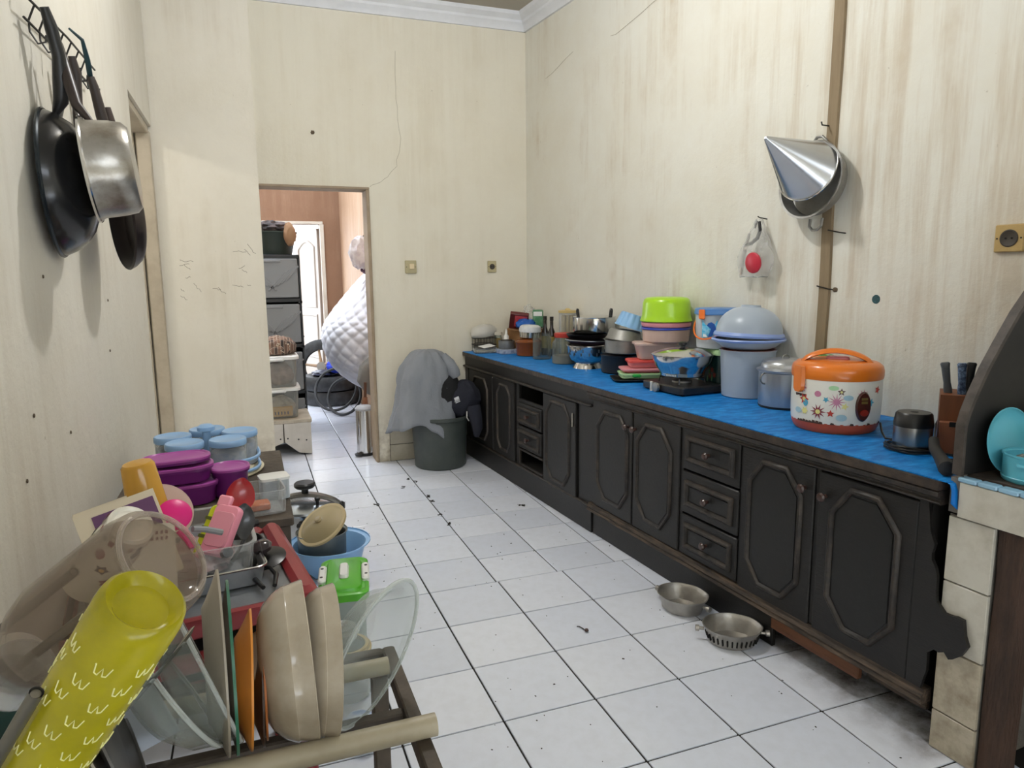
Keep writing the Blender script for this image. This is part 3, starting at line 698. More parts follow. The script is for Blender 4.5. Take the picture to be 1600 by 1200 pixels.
b = MB(); b.at((-.02,-.126,.022), (PI/2,0,0)).lathe([(0,0),(.022,0),(.021,.012),(.008,.014),(0,.014)], 18); b.build('control_knob', ALUD, t)
MB().box((-.058,-.128,.02), (.014,.012,.05), .003).build('igniter_lever', mat('pale_lever', '#c8c4ba', .4), t, 'pale upright lever')
t = thing('steel_pan', 'round steel pan with domed lid and black knob on the gas stove', 'pan', (1.235, -.243, ZT+.068))
bd = lathe_part('body', vessel([(.085,0),(.1,.006),(.102,.018),(.102,.022),(.122,.05),(.134,.075),(.138,.098),(.142,.1)], .002), STEEL, t, seg=48)
b = MB(); b.k = 0
decal(b, .1012, math.radians(-137), [(-.055,.004),(.0,.004),(.0,.018),(-.055,.018)], .002, .0035); decal(b, .1012, math.radians(-137), [(.004,.004),(.045,.004),(.045,.018),(.004,.018)], .002, .0035)
b.k = 1
for i in range(7): decal(b, .1012, math.radians(-137), [(-.05+i*.007,.007),(-.046+i*.007,.007),(-.046+i*.007,.015),(-.05+i*.007,.015)], .002, .0042)
b.build('band_label', [mat('band_grey', '#6f7f88', .3), mat('band_white', '#cfd6d8', .3)], bd, smooth=False)
ld = lathe_part('lid', [(0,.099),(.143,.099),(.1435,.103),(.125,.112),(.09,.124),(.045,.131),(0,.133)], STEEL, t, seg=48)
lathe_part('knob', [(0,.131),(.012,.131),(.01,.138),(.019,.148),(.019,.154),(.012,.158),(0,.159)], BLACKP, ld)

# stack of food boxes under the lime bowl
R0 = -.36
def flat_box(name, label, loc, w, d, prof, m, rim=None, rimm=None, group=None, cat='food box', rot=R0):
    t = thing(name, label, cat, loc, rot, group)
    MB().rbox(w, d, prof).build('body', m, t)
    if rim: MB().rbox(w+.012, d+.012, rim).build('lid', rimm, t)
    return t
t = flat_box('serving_tray', 'flat black tray at the bottom of the pink food box stack', (1.232, .115, ZT), .30, .20, [(.02,0,.03),(0,.010,.03),(0,.014,.03),(.008,.014,.03),(.022,.006,.02)], BLACKP, cat='tray')
t = flat_box('food_box', 'shallow pale green food box with green clips on the black tray', (1.228, .118, ZT+.0145), .205, .14, [(.008,0,.02),(0,.004,.02),(0,.02,.02)], PGREEN, [(0,.0195,.024),(0,.026,.024),(.006,.028,.02)], PGREEN)
MB().box((-.03,-.079,.018), (.042,.012,.016), .004).build('clip', GREENP, t, 'bright green clip')
t = flat_box('food_box', 'shallow pink food box above the green clip box', (1.232, .118, ZT+.0435), .20, .14, [(.014,0,.02),(.006,.004,.02),(.004,.014,.02)], DPINK, [(0,.0135,.024),(0,.02,.024),(.008,.022,.02)], PINK)
t = flat_box('food_box', 'translucent pink food box with a red lid in the stack', (1.25, .118, ZT+.0665), .165, .13, [(.014,0,.02),(.008,.004,.02),(.0,.028,.02)], clear('pink_tinted_box', '#ef9a98', .78, .3), [(0,.0275,.022),(0,.037,.022),(.006,.04,.02)], REDP)
t = flat_box('food_box', 'peach frosted food box with lid below the round container', (1.298, .095, ZT+.108), .205, .15, [(.026,0,.02),(.02,.004,.02),(.004,.075,.025)], FROSTP, [(0,.0745,.03),(0,.084,.03),(.008,.087,.03)], FROSTP)
t = thing('round_container', 'round frosted container with royal blue and pink lids under the lime bowl', 'food container', (1.345, .07, ZT+.197))
lathe_part('body', [(0,0),(.108,0),(.114,.006),(.119,.064),(0,.064)], FROSTP, t, seg=44)
lathe_part('blue_lid', [(0,.063),(.122,.063),(.125,.067),(.122,.074),(.1,.077),(0,.078)], BLUEP, t, 'royal blue lid', seg=44)
lathe_part('pink_lid', [(0,.077),(.118,.077),(.123,.084),(.124,.098),(.12,.101),(0,.102)], PINK, t, 'pink lid', seg=44)
t = thing('plastic_bowl', 'upturned lime green plastic bowl on top of the food box stack', 'bowl', (1.345, .07, ZT+.30))
lathe_part('body', [(.128,0),(.13,.004),(.127,.012),(.121,.03),(.117,.09),(.112,.108),(.1,.117),(.07,.121),(0,.122),(0,.119),(.07,.118),(.098,.113),(.112,.09),(.116,.03),(.122,.004)], LIME, t, seg=48)

# black pot, aluminium pans and blue cake mould
t = thing('black_pot', 'squat black pot with dull rim under the aluminium pans', 'pot', (1.272, .41, ZT))
lathe_part('body', vessel([(.09,0),(.099,.006),(.101,.09),(.104,.094)], .002), mat('matt_black_enamel', '#1d1d1e', .45), t, seg=40)
lathe_part('lid', [(0,.094),(.102,.094),(.104,.099),(.09,.104),(.05,.107),(0,.108)], NONSTICK, t, seg=40)
t = thing('aluminium_pan', 'straight aluminium pan standing on the black pot', 'pan', (1.288, .395, ZT+.11))
lathe_part('body', vessel([(.094,0),(.1,.005),(.102,.068),(.107,.07),(.107,.073)], .002), ALUD, t, seg=40)
t = thing('aluminium_pan', 'upturned aluminium pan lying tilted inside another pan', 'pan', (1.288, .395, ZT+.178), (.05, .13, 0))
lathe_part('body', [(.099,0),(.1,.004),(.094,.012),(.084,.052),(.078,.058),(0,.06),(0,.057),(.078,.054),(.09,.012),(.096,0)], ALUD, t, seg=40)
t = thing('cake_mould', 'sky blue fluted cake mould tipped on the aluminium pans', 'cake mould', (1.315, .385, ZT+.245), (.1, .30, 0))
rings = []
for r, z in ((.062,0),(.064,.006),(.076,.07),(.084,.074),(.084,.078),(.074,.075),(.06,.012),(.002,.010)):
    rings.append([((r*(1+(.05*math.cos(12*2*PI*j/96) if .005 < z < .073 else 0)))*math.cos(2*PI*j/96), (r*(1+(.05*math.cos(12*2*PI*j/96) if .005 < z < .073 else 0)))*math.sin(2*PI*j/96), .078-z) for j in range(96)])
MB().loft(rings).build('body', SKY, t, angle=60)

# footed bowl, black pans, tall steel pot
t = thing('footed_bowl', 'steel colander bowl on a foot reflecting the blue vinyl', 'colander', (1.205, .665, ZT))
fb = lathe_part('body', vessel([(.086,0),(.084,.004),(.07,.03),(.074,.034),(.1,.05),(.116,.085),(.121,.128),(.127,.13),(.127,.134)], .002), STEEL, t, seg=44)
h = MB()
for k in range(16):
    for q in range(2):
        a = 2*PI*k/16+q*.1; h.mx(Matrix.Rotation(a, 4, 'Z') @ Matrix.Translation((.119, 0, .085+.02*q))).box((0,0,0), (.004,.005,.017))
ho = h.build('hole', mat('hole_shade', '#3f4a55', .6), fb); ho['kind'] = 'stuff'  # solid dark bits, the shade in the holes put into their colour
t = thing('frying_pan', 'dark frying pan with pale rim lying in the footed colander', 'frying pan', (1.205, .665, ZT+.1355), (0, .04, 0))
lathe_part('body', vessel([(.095,0),(.11,.005),(.128,.022),(.131,.026)], .002), mat('dark_wine_enamel', '#33222a', .35), t, seg=40)
lathe_part('rim', [(.128,.024),(.133,.024),(.133,.028),(.128,.028)], ALU, t, seg=40)
t = thing('frying_pan', 'black frying pan lying on the dark wine one', 'frying pan', (1.205, .675, ZT+.168))
lathe_part('body', vessel([(.09,0),(.105,.005),(.12,.026),(.123,.03)], .002), NONSTICK, t, seg=40)
t = thing('stock_pot', 'shiny steel pot with two black loop handles behind the black pans', 'pot', (1.262, .695, ZT+.2))
lathe_part('body', vessel([(.112,0),(.12,.005),(.122,.01),(.122,.088),(.126,.09)], .002), STEEL, t, seg=48)
ld = lathe_part('lid', [(0,.089),(.126,.089),(.127,.092),(.1,.098),(0,.1)], STEEL, t, seg=48)
for s in (-1, 1):
    c, sn = math.cos(-.37), math.sin(-.37); hb = MB().at((0,0,0), (0,0,-.37))
    hb.tube([(s*.095,-.03,.098),(s*.098,-.03,.125),(s*.098,-.022,.133),(s*.098,.022,.133),(s*.098,.03,.125),(s*.095,.03,.098)], .007, 8); hb.build('handle', BLACKP, t)

# jars
def jar(name, label, loc, r, h, neck, lidm, lidh, fill=None, m=GLASS, group=None):
    t = thing(name, label, 'jar', loc, 0, group)
    lathe_part('body', vessel([(r*.92,0),(r,.006),(r,h*.78),(neck,h*.92),(neck,h)], .0025), m, t)
    if lidm: lathe_part('lid', [(0,h),(neck+.004,h),(neck+.005,h+.003),(neck+.005,h+lidh-.003),(neck+.002,h+lidh),(0,h+lidh)], lidm, t)
    if fill: lathe_part('contents', [(0,.004),(r-.004,.004),(r-.004,fill[1]),(0,fill[1]*1.05)], fill[0], t)
    return t
jar('glass_jar', 'big round glass jar with a red lid beside the footed colander', (1.165, .90, ZT), .076, .16, .058, mat('tomato_red_lid', '#b5372c', .4), .026, (mat('grey_contents', '#9a938a', .8), .05))
jar('glass_jar', 'empty square-shouldered glass jar left of the red-lidded one', (1.13, 1.165, ZT), .06, .162, .054, None, 0)
t = thing('canister', 'tall clear canister of beige crackers with a cream lid by the wall', 'canister', (1.292, 1.125, ZT))
lathe_part('body', vessel([(.054,0),(.056,.006),(.056,.295)], .002), CLEARP, t); lathe_part('lid', [(0,.295),(.06,.295),(.061,.308),(.02,.312),(.012,.322),(0,.324)], mat('cream_yellow_lid', '#c9b073', .45), t)
b = MB()
for i in range(9): b.box((.034*math.cos(i*.7), .034*math.sin(i*.7), .145), (.014,.014,.27), .004)
b.build('contents', mat('beige_sticks', '#d3bf86', .7, var=.5, vcol='#a98e55', vscale=30), t)
SAUCE = mat('dark_sauce_bottle', '#221611', .15, coat=.5); SLAB = mat('dull_gold_label', '#8d7a3c', .5)
def bottle(x, y, lab):
    t = thing('sauce_bottle', lab, 'bottle', (x, y, ZT), 0)
    lathe_part('body', [(0,0),(.024,0),(.026,.006),(.026,.15),(.012,.19),(.011,.235),(0,.235)], SAUCE, t, seg=20); lathe_part('cap', [(0,.235),(.0125,.235),(.0125,.262),(0,.262)], mat('black_cap', '#1c1716', .4), t, seg=16)
    lathe_part('label', [(.0264,.176),(.0268,.05),(.0268,.13),(.0264,.13)][1:3]+[(.0262,.13),(.0262,.05)], SLAB, t, seg=20)
bottle(1.235, 1.36, 'dark slim sauce bottle with black cap, left of the pair'); bottle(1.25, 1.285, 'dark slim sauce bottle with black cap, right of the pair')
t = thing('casserole', 'round amber glass casserole with lid left of the glass jars', 'casserole', (1.125, 1.385, ZT))
lathe_part('body', vessel([(.075,0),(.082,.005),(.087,.085),(.09,.09)], .004), BROWNG, t, seg=36)
lathe_part('lid', [(0,.09),(.092,.09),(.092,.097),(.075,.108),(.04,.116),(0,.118)], BROWNG, t, seg=36)
t = thing('cake_tin', 'low steel tin with a white domed lid on the amber casserole', 'tin', (1.135, 1.385, ZT+.1195), (.03, .03, 0))
lathe_part('body', vessel([(.066,0),(.07,.004),(.072,.04)], .002), STEEL, t); lathe_part('lid', [(0,.04),(.074,.04),(.076,.05),(.07,.075),(.055,.084),(0,.088)], mat('white_marbled_lid', '#dcdcda', .4, var=.5, vcol='#9aa3ad', vscale=18), t)
t = thing('cardboard_box', 'open brown cardboard box heaped with packets in the far corner', 'cardboard box', (1.205, 1.64, ZT), .02)
b = MB()
for c, d in (((0,0,.003),(.18,.24,.006)),((-.088,0,.08),(.004,.24,.16)),((.088,0,.08),(.004,.24,.16)),((0,-.118,.08),(.18,.004,.16)),((0,.118,.08),(.18,.004,.16))): b.box(c, d)
b.build('body', CARDB, t, smooth=False)
fp = MB().box((-.105,-.03,.158), (.04,.17,.003)); fp.build('flap', CARDB, t, smooth=False)
t = thing('packet_box', 'dark red flat packet tipped up on the cardboard box', 'packet', (1.155, 1.66, ZT+.165), (.55, .12, -.35))
MB().box((0,0,.065), (.13,.035,.125), .003).build('body', mat('maroon_carton', '#5d1f1d', .4), t)
MB().box((.012,-.0185,.07), (.085,.002,.09)).build('label', mat('red_print', '#c23a3f', .4, var=.4, vcol='#e08a80', vscale=30), t, 'bright red printed face', smooth=False)
o = MB().blob((.075,.06,.04), 3, .25, 2).build('blue_bag', mat('blue_plastic_bag', '#1f5fb4', .3, var=.3, vcol='#123f80'), loc=(1.185, 1.575, ZT+.195)); tag(o, 'crumpled royal blue plastic bag on the cardboard box', 'bag')
o = MB().blob((.05,.04,.075), 8, .3, 2.2).build('clear_bag', BAGW, loc=(1.24, 1.66, ZT+.25)); tag(o, 'crumpled clear bag standing up behind the red packet', 'bag')
t = thing('green_packet', 'small green and white packet beside the clear bag', 'packet', (1.262, 1.545, ZT+.165), (.1, 0, -.5))
MB().box((0,0,.07), (.075,.02,.125), .008).build('body', mat('green_packet', '#3f7a55', .4, var=.5, vcol='#a8c8a4', vscale=20), t); MB().box((0,-.0105,.105), (.06,.002,.03)).build('label', PAPER, t, smooth=False)
t = thing('steel_tin', 'grey steel cake tin near the far end of the worktop', 'tin', (1.04, 1.585, ZT+.031))
lathe_part('body', vessel([(.052,0),(.055,.004),(.056,.055),(.058,.057)], .002), ALUD, t)
lathe_part('contents', [(0,.03),(.05,.03),(.04,.062),(0,.066)], BLACKP, t)
t = thing('patterned_box', 'low blue-and-white patterned box under the grey steel tin', 'box', (1.04, 1.575, ZT), .1)
MB().rbox(.13, .13, [(.003,0,.01),(0,.003,.01),(0,.028,.01),(.002,.03,.01)]).build('body', mat('blue_white_pattern', '#aeb6c6', .5, var=.9, vcol='#4a5578', vscale=45), t)
jar('small_jar', 'small amber jar with a pale lid behind the grey tin', (1.03, 1.735, ZT), .031, .115, .026, mat('pale_jar_lid', '#c3bdae', .4), .022, (mat('amber_jam', '#9a7a35', .4), .09))
t = thing('dropper_bottle', 'tiny white dropper bottle beside the amber jar', 'bottle', (1.07, 1.67, ZT+.0))
lathe_part('body', [(0,0),(.018,0),(.019,.005),(.019,.11),(.008,.124),(.007,.134),(0,.134)], WHITEP, t, seg=18); lathe_part('cap', [(0,.134),(.008,.134),(.005,.152),(.002,.162),(0,.162)], WHITEP, t, seg=14)
t = thing('clear_tray', 'clear plastic tray of papers on the far end of the worktop', 'tray', (.912, 1.665, ZT), -.15)
MB().rbox(.17, .11, [(.006,0,.012),(0,.004,.012),(0,.034,.012),(.003,.034,.012),(.009,.006,.01)]).build('body', CLEARP, t)
MB().box((0,0,.012), (.15,.09,.014), .003).build('contents', mat('mixed_papers', '#a19676', .7, var=.7, vcol='#4c4b3a', vscale=30), t)
o = MB().at((0,0,0),(.12,-.1,.3)).box((0,0,0), (.10,.075,.0016)).build('paper_sheet', PAPER, loc=(.925,1.672,ZT+.046), smooth=False); tag(o, 'white sheet of paper lying on the clear tray', 'paper')
t = thing('wire_basket', 'small dark wire basket under the grey plastic bag', 'basket', (.935, 1.765, ZT), -.1)
b = MB()
for zz in (.004, .05, .096): b.tube([(-.08,-.045,zz),(.08,-.045,zz),(.08,.045,zz),(-.08,.045,zz)], .003, 5, closed=True)
for i in range(8):
    for s in (-1, 1): b.tube([(-.075+i*.0214, s*.045, .004), (-.075+i*.0214, s*.045, .096)], .0016, 4)
b.box((0,0,.003), (.15,.085,.003)); b.build('wires', mat('dark_wire', '#2f2d2b', .5, .5), t); MB().box((0,0,.035), (.14,.075,.055), .01).build('contents', mat('dark_mixed_goods', '#3a3733', .7, var=.6, vcol='#857c6c', vscale=30), t)
o = MB().blob((.098,.055,.055), 12, .18, 1.6, flat=True).build('grey_bag', BAGG, loc=(.935, 1.765, ZT+.136), rot=(0,-.12,0)); tag(o, 'greyish white plastic bag slumped in the far worktop corner', 'bag')

# steel food jar, knife block, hose end
t = thing('food_jar', 'squat steel food jar with a black screw lid at the near end', 'food jar', (1.236, -1.455, ZT))
lathe_part('base_ring', [(0,0),(.057,0),(.062,.003),(.062,.008),(.053,.012),(0,.012)], BLACKP, t); lathe_part('body', [(0,.01),(.0525,.01),(.0535,.02),(.0535,.075),(0,.076)], mat('satin_steel', '#a5a29c', .28, 1.0), t, seg=40)
lathe_part('lid', [(0,.075),(.0545,.075),(.0545,.084),(.05,.112),(.045,.117),(0,.117)], BLACKP, t, seg=40); lathe_part('lid_ring', [(0,.117),(.012,.117),(.010,.1185),(0,.1185)], RUBBER, t)
b = MB(); P = []
for i in range(46): a = i*.3; P.append((1.236+(.071+.004*math.sin(i*1.3))*math.cos(a+2.2), -1.455+(.071+.004*math.cos(i*.9))*math.sin(a+2.2), ZT+.005+.0065*(i//21)+.0012*math.sin(i)))
P += [(1.27,-1.56,ZT+.005),(1.235,-1.60,ZT+.005),(1.26,-1.63,ZT+.005)]
o = b.tube(P, .0032, 6).build('coiled_cord', BLACKP); tag(o, 'black cord coiled round the foot of the steel food jar', 'cord')
t = thing('knife_block', 'reddish wooden knife block with a low front pocket and three knives', 'knife block', (1.335, -1.51, ZT), math.radians(-50))
b = MB(); b.mx(Matrix.Rotation(PI/2, 4, 'Z') @ Matrix.Rotation(PI/2, 4, 'X')).prism([(-.03,0),(.04,0),(.055,.18),(-.025,.172)], -.042, .042); b.build('body', WOODK, t, smooth=False)
b = MB(); b.box((0,-.044,.048), (.08,.022,.096), .002); b.build('front_pocket', mat('warm_brown_wood', '#8f5534', .5, var=.4, vcol='#6d3b22', stretch=(6,6,.8)), t)
MB().box((0,-.0555,.09), (.03,.006,.014)).build('pocket_notch', HOLLOW, t, smooth=False)  # raised dark block, shade of the notch put into its colour
HG = mat('grey_handle', '#54585c', .45); HB = mat('blue_patterned_handle', '#27364f', .4, var=.9, vcol='#8fa8cc', vscale=90)
for nm, lab, x, y, tilt, m in (('knife','grey-handled knife at the left of the knife block',-.022,.008,(.06,-.16,0),HG),('knife','blue-patterned knife handle in the middle of the block',.012,-.004,(.05,-.06,0),HB),('knife','black-handled knife at the back right of the block',.028,.018,(.02,.05,0),BLACKP)):
    k = thing(nm, lab, 'knife', tuple(t.matrix_basis @ Vector((x, y, .176))), (tilt[0], tilt[1], math.radians(-50)))
    rings = []
    for zz, w, dd in ((-.002,.011,.008),(.01,.0115,.009),(.03,.0095,.008),(.05,.0105,.009),(.075,.011,.009),(.088,.013,.008),(.092,.010,.006)): rings.append(rrect(w*2, dd*2, .006, zz, 4))
    MB().loft(rings).build('handle', m, k)
t = thing('hose_end', 'black rubber hose end lying where worktop meets stove block', 'hose', (1.105, -1.672, ZT+.026), (0, 0, .4))
MB().tube([(-.045,-.012,-.004),(-.03,-.006,-.002),(0,.01,0),(.04,.03,.006),(.085,.055,.014),(.125,.07,.03)], [.021,.022,.018,.016,.015,.014], 12).build('body', RUBBER, t)
for i in range(3): MB().at((-.03+i*.011,-.02+i*.004,.012), (0,.8,.4)).box((0,0,0), (.012,.03,.007), .003).build('grip_ridge', RUBBER, t)

# black side panel of the stove, blue plate and pot
t = thing('stove_side_panel', 'tall black quarter-round wooden panel standing on the stove block', 'panel', (0, -1.742, .7755))
pts = [(1.054,0),(1.052,.13),(1.062,.165),(1.082,.21),(1.115,.272),(1.155,.333),(1.21,.412),(1.265,.475),(1.34,.54),(1.43,.60),(1.53,.645),(1.648,.68),(1.648,0)]
b = MB(); b.mx(Matrix.Rotation(PI/2, 4, 'X')).prism(pts, -.009, .009); b.build('board', mat('charred_black_board', '#1a1817', .6, var=.5, vcol='#2d2a27', vscale=7), t, smooth=False)
b = MB(); rings = []
for i, (x, z) in enumerate(pts[:-1]):
    b_ = .012; rings.append([(x-.006,-.0125,z),(x-.006,.0125,z),(x+.004,.0125,z-.004),(x+.004,-.0125,z-.004)])
b.loft(rings); b.build('edge_strip', mat('worn_panel_edge', '#4a423c', .6, var=.8, vcol='#1f1b19', vscale=20), t, smooth=False)
BLUEM = mat('turquoise_enamel', '#5fb3c6', .3, var=.3, vcol='#478fa6', coat=.2)
t = thing('plate', 'turquoise round plate leaning on the black stove panel', 'plate', (1.172, -1.772, .862), (PI/2-.12, 0, 0))
lathe_part('body', vessel([(.05,0),(.06,.002),(.078,.008),(.084,.012),(.085,.014)], .0025), BLUEM, t, seg=44)
t = thing('enamel_pot', 'small turquoise enamel pot on the stove block at the frame edge', 'pot', (1.165, -1.852, .7755))
lathe_part('body', vessel([(.06,0),(.064,.004),(.066,.012),(.064,.014),(.064,.064),(.067,.066),(.067,.07)], .002), BLUEM, t, seg=40)
b = MB(); b.at((0,0,0),(0,0,math.radians(-160))).tube([(.063,-.018,.05),(.078,-.014,.05),(.08,0,.05),(.078,.014,.05),(.063,.018,.05)], .004, 8); b.build('handle', BLUEM, t)
b = MB()
for i in range(10): b.at((.03*math.cos(i*2.4), .03*math.sin(i*2.4), .058), (i,i,i)).box((0,0,0), (.02,.006,.008), .002)
b.build('contents', ALUD, t)
t = thing('green_bottle', 'green bottle at the frame edge behind the turquoise plate', 'bottle', (1.262, -1.785, .7755))
lathe_part('body', [(0,0),(.024,0),(.026,.006),(.026,.12),(.012,.155),(.011,.175),(0,.175)], mat('bottle_green', '#2c7a2f', .25), t, seg=24); lathe_part('cap', [(0,.175),(.013,.175),(.013,.19),(0,.19)], GREENP, t, seg=16)
# ---------------------------------------------------------------- left side: tables, stand, dish rack and what they hold
REDM = mat('dark_red_enamel', '#8f2f33', .38, var=.35, vcol='#6b2024', coat=.15); GREYTOP = mat('grey_metal_top', '#8f9296', .35, .6, var=.5, vcol='#65686c'); DKFRAME = mat('dark_brown_frame', '#41382f', .65, var=.6, vcol='#6f6253', bump=.3)
PVC = mat('old_cream_pipe', '#aaa089', .45, var=.5, vcol='#8d8068', vscale=10)
PURPLE = mat('purple_plastic', '#6a1c6c', .3, coat=.2); PURPLE2 = mat('purple_lid', '#a24a98', .35); JARBLUE = mat('powder_blue_lid', '#8fb4dc', .4); MAGENTA = mat('magenta_plastic', '#d81479', .35)
CERAM = mat('cream_ceramic', '#aea391', .2, var=.6, vcol='#7d6a50', vscale=6, coat=.3)

tb = thing('side_table', 'low dark wooden table by the left wall under the blue-lidded jars', 'table', (-.80, -.47, 0))
MB().box((0,0,.585), (.52,.86,.028), .004).build('tabletop', DKFRAME, tb)
for x in (-.23,.23):
    for y in (-.4,.4): MB().box((x,y,.286), (.04,.04,.57), .004).build('leg', DKFRAME, tb)
# jar carousel
cc = (-.795, -.29)
t = thing('jar_carousel', 'cream turntable with a blue rail holding five blue-lidded jars', 'jar carousel', (*cc, .6))
lathe_part('turntable', [(0,0),(.17,0),(.186,.004),(.188,.01),(.18,.013),(0,.013)], mat('cream_disc', '#d6ccae', .45), t, seg=48)
lathe_part('post', [(0,.013),(.02,.013),(.016,.03),(.014,.15),(.03,.155),(.03,.168),(.018,.176),(0,.178)], JARBLUE, t)
for nm, z in (('lower_rail', .022), ('upper_rail', .062)):
    b = MB()
    b.tube([((.178+.006*math.cos(5*2*PI*i/60+2.8))*math.cos(2*PI*i/60), (.178+.006*math.cos(5*2*PI*i/60+2.8))*math.sin(2*PI*i/60), z) for i in range(60)], .006, 6, closed=True); b.build(nm, JARBLUE, t)
GRAIN = mat('blue_grey_patterned_jar', '#b8c0cd', .35, var=.85, vcol='#5f7ba6', vscale=55)
def carousel_jar(x, y, lab):
    t = thing('storage_jar', lab, 'jar', (x, y, .6135), rnd.random(), 'blue-lidded jars on the turntable')
    lathe_part('body', vessel([(.056,0),(.06,.004),(.06,.098),(.058,.104)], .002), CLEARP, t); lathe_part('contents', [(0,.003),(.0565,.003),(.0565,.082),(0,.085)], GRAIN, t)
    lathe_part('lid', [(0,.1035),(.0615,.1035),(.0625,.107),(.0625,.121),(.0595,.125),(.05,.1245),(.047,.1225),(0,.1225)], JARBLUE, t, seg=44)
for k, lab in enumerate(('blue-lidded jar nearest the white wall pillar, right front of the turntable', 'blue-lidded jar at the right back of the turntable by the pillar', 'blue-lidded jar at the left back of the turntable', 'blue-lidded jar at the far left of the turntable', 'blue-lidded jar at the front of the turntable above the purple boxes')):
    a = math.radians(-52+72*k); r = .117
    carousel_jar(cc[0]+r*math.cos(a), cc[1]+r*math.sin(a), lab)
# purple boxes
def oval_box(name, label, loc, w, d, h, rot, lidded=True, m=PURPLE):
    t = thing(name, label, 'food box', loc, rot, 'purple oval food boxes')
    R = min(w, d)/2-.002
    MB().rbox(w, d, [(.012,0,R-.012),(.006,.003,R),(0,h-.008,R),(-.005,h-.007,R+.004),(-.005,h,R+.004),(.003,h,R),(.008,.006,R-.01)], 9).build('body', m, t)
    if lidded: MB().rbox(w+.012, d+.012, [(0,h+.0005,R),(0,h+.007,R),(.006,h+.009,R),(.012,h+.005,R-.01)], 9).build('lid', PURPLE2, t, 'lighter purple lid')
    return t
oval_box('food_box', 'purple oval food box at the bottom of the left stack', (-.85, -.64, .6), .19, .12, .06, .1)
oval_box('food_box', 'purple oval food box with lid in the middle of the left stack', (-.86, -.635, .6705), .19, .125, .045, .12)
oval_box('food_box', 'purple oval box topmost of the left stack, its lid pinkish', (-.865, -.628, .7265), .185, .12, .014, .15)
oval_box('food_box', 'upright purple oval box standing alone at the right of the stack', (-.715, -.60, .6), .11, .12, .088, .1)
# clear boxes at the table's right edge
t = thing('clear_box', 'clear plastic box holding an orange packet beside the red ladle', 'food box', (-.625, -.80, .6), .1)
MB().rbox(.13, .14, [(.01,0,.015),(.004,.004,.015),(0,.072,.02),(.004,.072,.02),(.012,.006,.014)]).build('body', CLEARP, t); MB().box((-.01,-.02,.02), (.06,.05,.022), .004).build('contents', mat('orange_packet', '#d06a24', .5), t)
t = thing('clear_box', 'frosted white lidded box in front of the pressure cooker', 'food box', (-.585, -.695, .6), .15)
MB().rbox(.085, .07, [(.006,0,.012),(0,.004,.012),(0,.065,.014)]).build('body', FROST, t); MB().rbox(.09, .075, [(0,.065,.014),(0,.073,.014),(.004,.075,.012)]).build('lid', WHITEP, t)

# red-rimmed steel-topped stand
RS = math.radians(8); st = thing('red_stand', 'low dark red metal stand with a grey steel top by the left wall', 'stand', (-.795, -1.242, 0), RS)
MB().box((0,0,.588), (.46,.45,.02), .003).build('top_plate', GREYTOP, st)
def rim(name, x0, x1, y0, y1, z0, z1, bv=.012): MB().box(((x0+x1)/2,(y0+y1)/2,(z0+z1)/2), (x1-x0,y1-y0,z1-z0), bv).build(name, REDM, st)
rim('side_rim', .2, .245, -.24, .24, .56, .618); rim('side_rim', -.245, -.222, -.24, .24, .56, .612)
rim('back_rim', -.245, .2, .205, .24, .56, .616); rim('front_rim', -.245, .2, -.24, -.225, .555, .603, .005)
b = MB(); b.tube([(-.235,-.235,.505),(.22,-.235,.505)], .021, 14); b.build('front_bar', REDM, st, 'thick round red bar')
MB().box((0,-.238,.455), (.45,.02,.014), .004).build('lower_lip', REDM, st)
MB().box((0,-.18,.50), (.44,.02,.16), .003).build('back_panel', HOLLOW, st)
for x in (-.21,.21):
    for y in (-.2,.2): MB().box((x,y,.285), (.035,.035,.57), .004).build('leg', REDM, st)
def on_stand(x, y, z=.0): return tuple(st.matrix_basis @ Vector((x, y, z)))
# oven tray with the clear utensil box
t = thing('oven_tray', 'rectangular aluminium oven tray on the red stand', 'tray', (-.828, -1.205, .5995), RS)
MB().rbox(.36, .36, [(.012,0,.02),(.008,.003,.02),(0,.044,.022),(-.004,.046,.024),(-.004,.048,.024),(.002,.047,.022),(.012,.006,.02)]).build('body', ALU, t)
b = MB(); b.tube([(q[0], q[1], .047) for q in rrect(.366, .366, .024, 0)], .0028, 6, closed=True); b.build('wire_rim', STEEL, t)
t = thing('utensil_box', 'big clear plastic box full of utensils standing in the oven tray', 'box', (-.775, -1.17, .606), RS*.6)
MB().rbox(.235, .32, [(.014,0,.03),(.008,.004,.03),(0,.078,.035),(-.006,.08,.038),(-.006,.083,.038),(.003,.082,.034),(.014,.006,.03)]).build('body', CLEARP, t)
o = MB().at((0,0,0)).blob((.08,.12,.022), 21, .35, 3, flat=True).build('small_utensils', mat('jumbled_utensils', '#8f6468', .5, var=.9, vcol='#cfcfcc', vscale=22), loc=(-.775,-1.19,.631)); o['kind'] = 'stuff'; tag(o, 'jumble of small pinkish and clear utensils in the clear box', 'utensils')
# pink and yellow cases leaning on the jumble
def case(name, label, loc, rot, w, l, th, m, m2):
    t = thing(name, label, 'utensil case', loc, rot)
    MB().rbox(w, l, [(.004,0,.012),(0,.004,.014),(0,th-.006,.014),(.004,th,.012)]).build('body', m, t)
    MB().rbox(w*.86, l*.7, [(0,th-.001,.012),(.002,th+.004,.012)]).build('cover', m2, t)
    return t
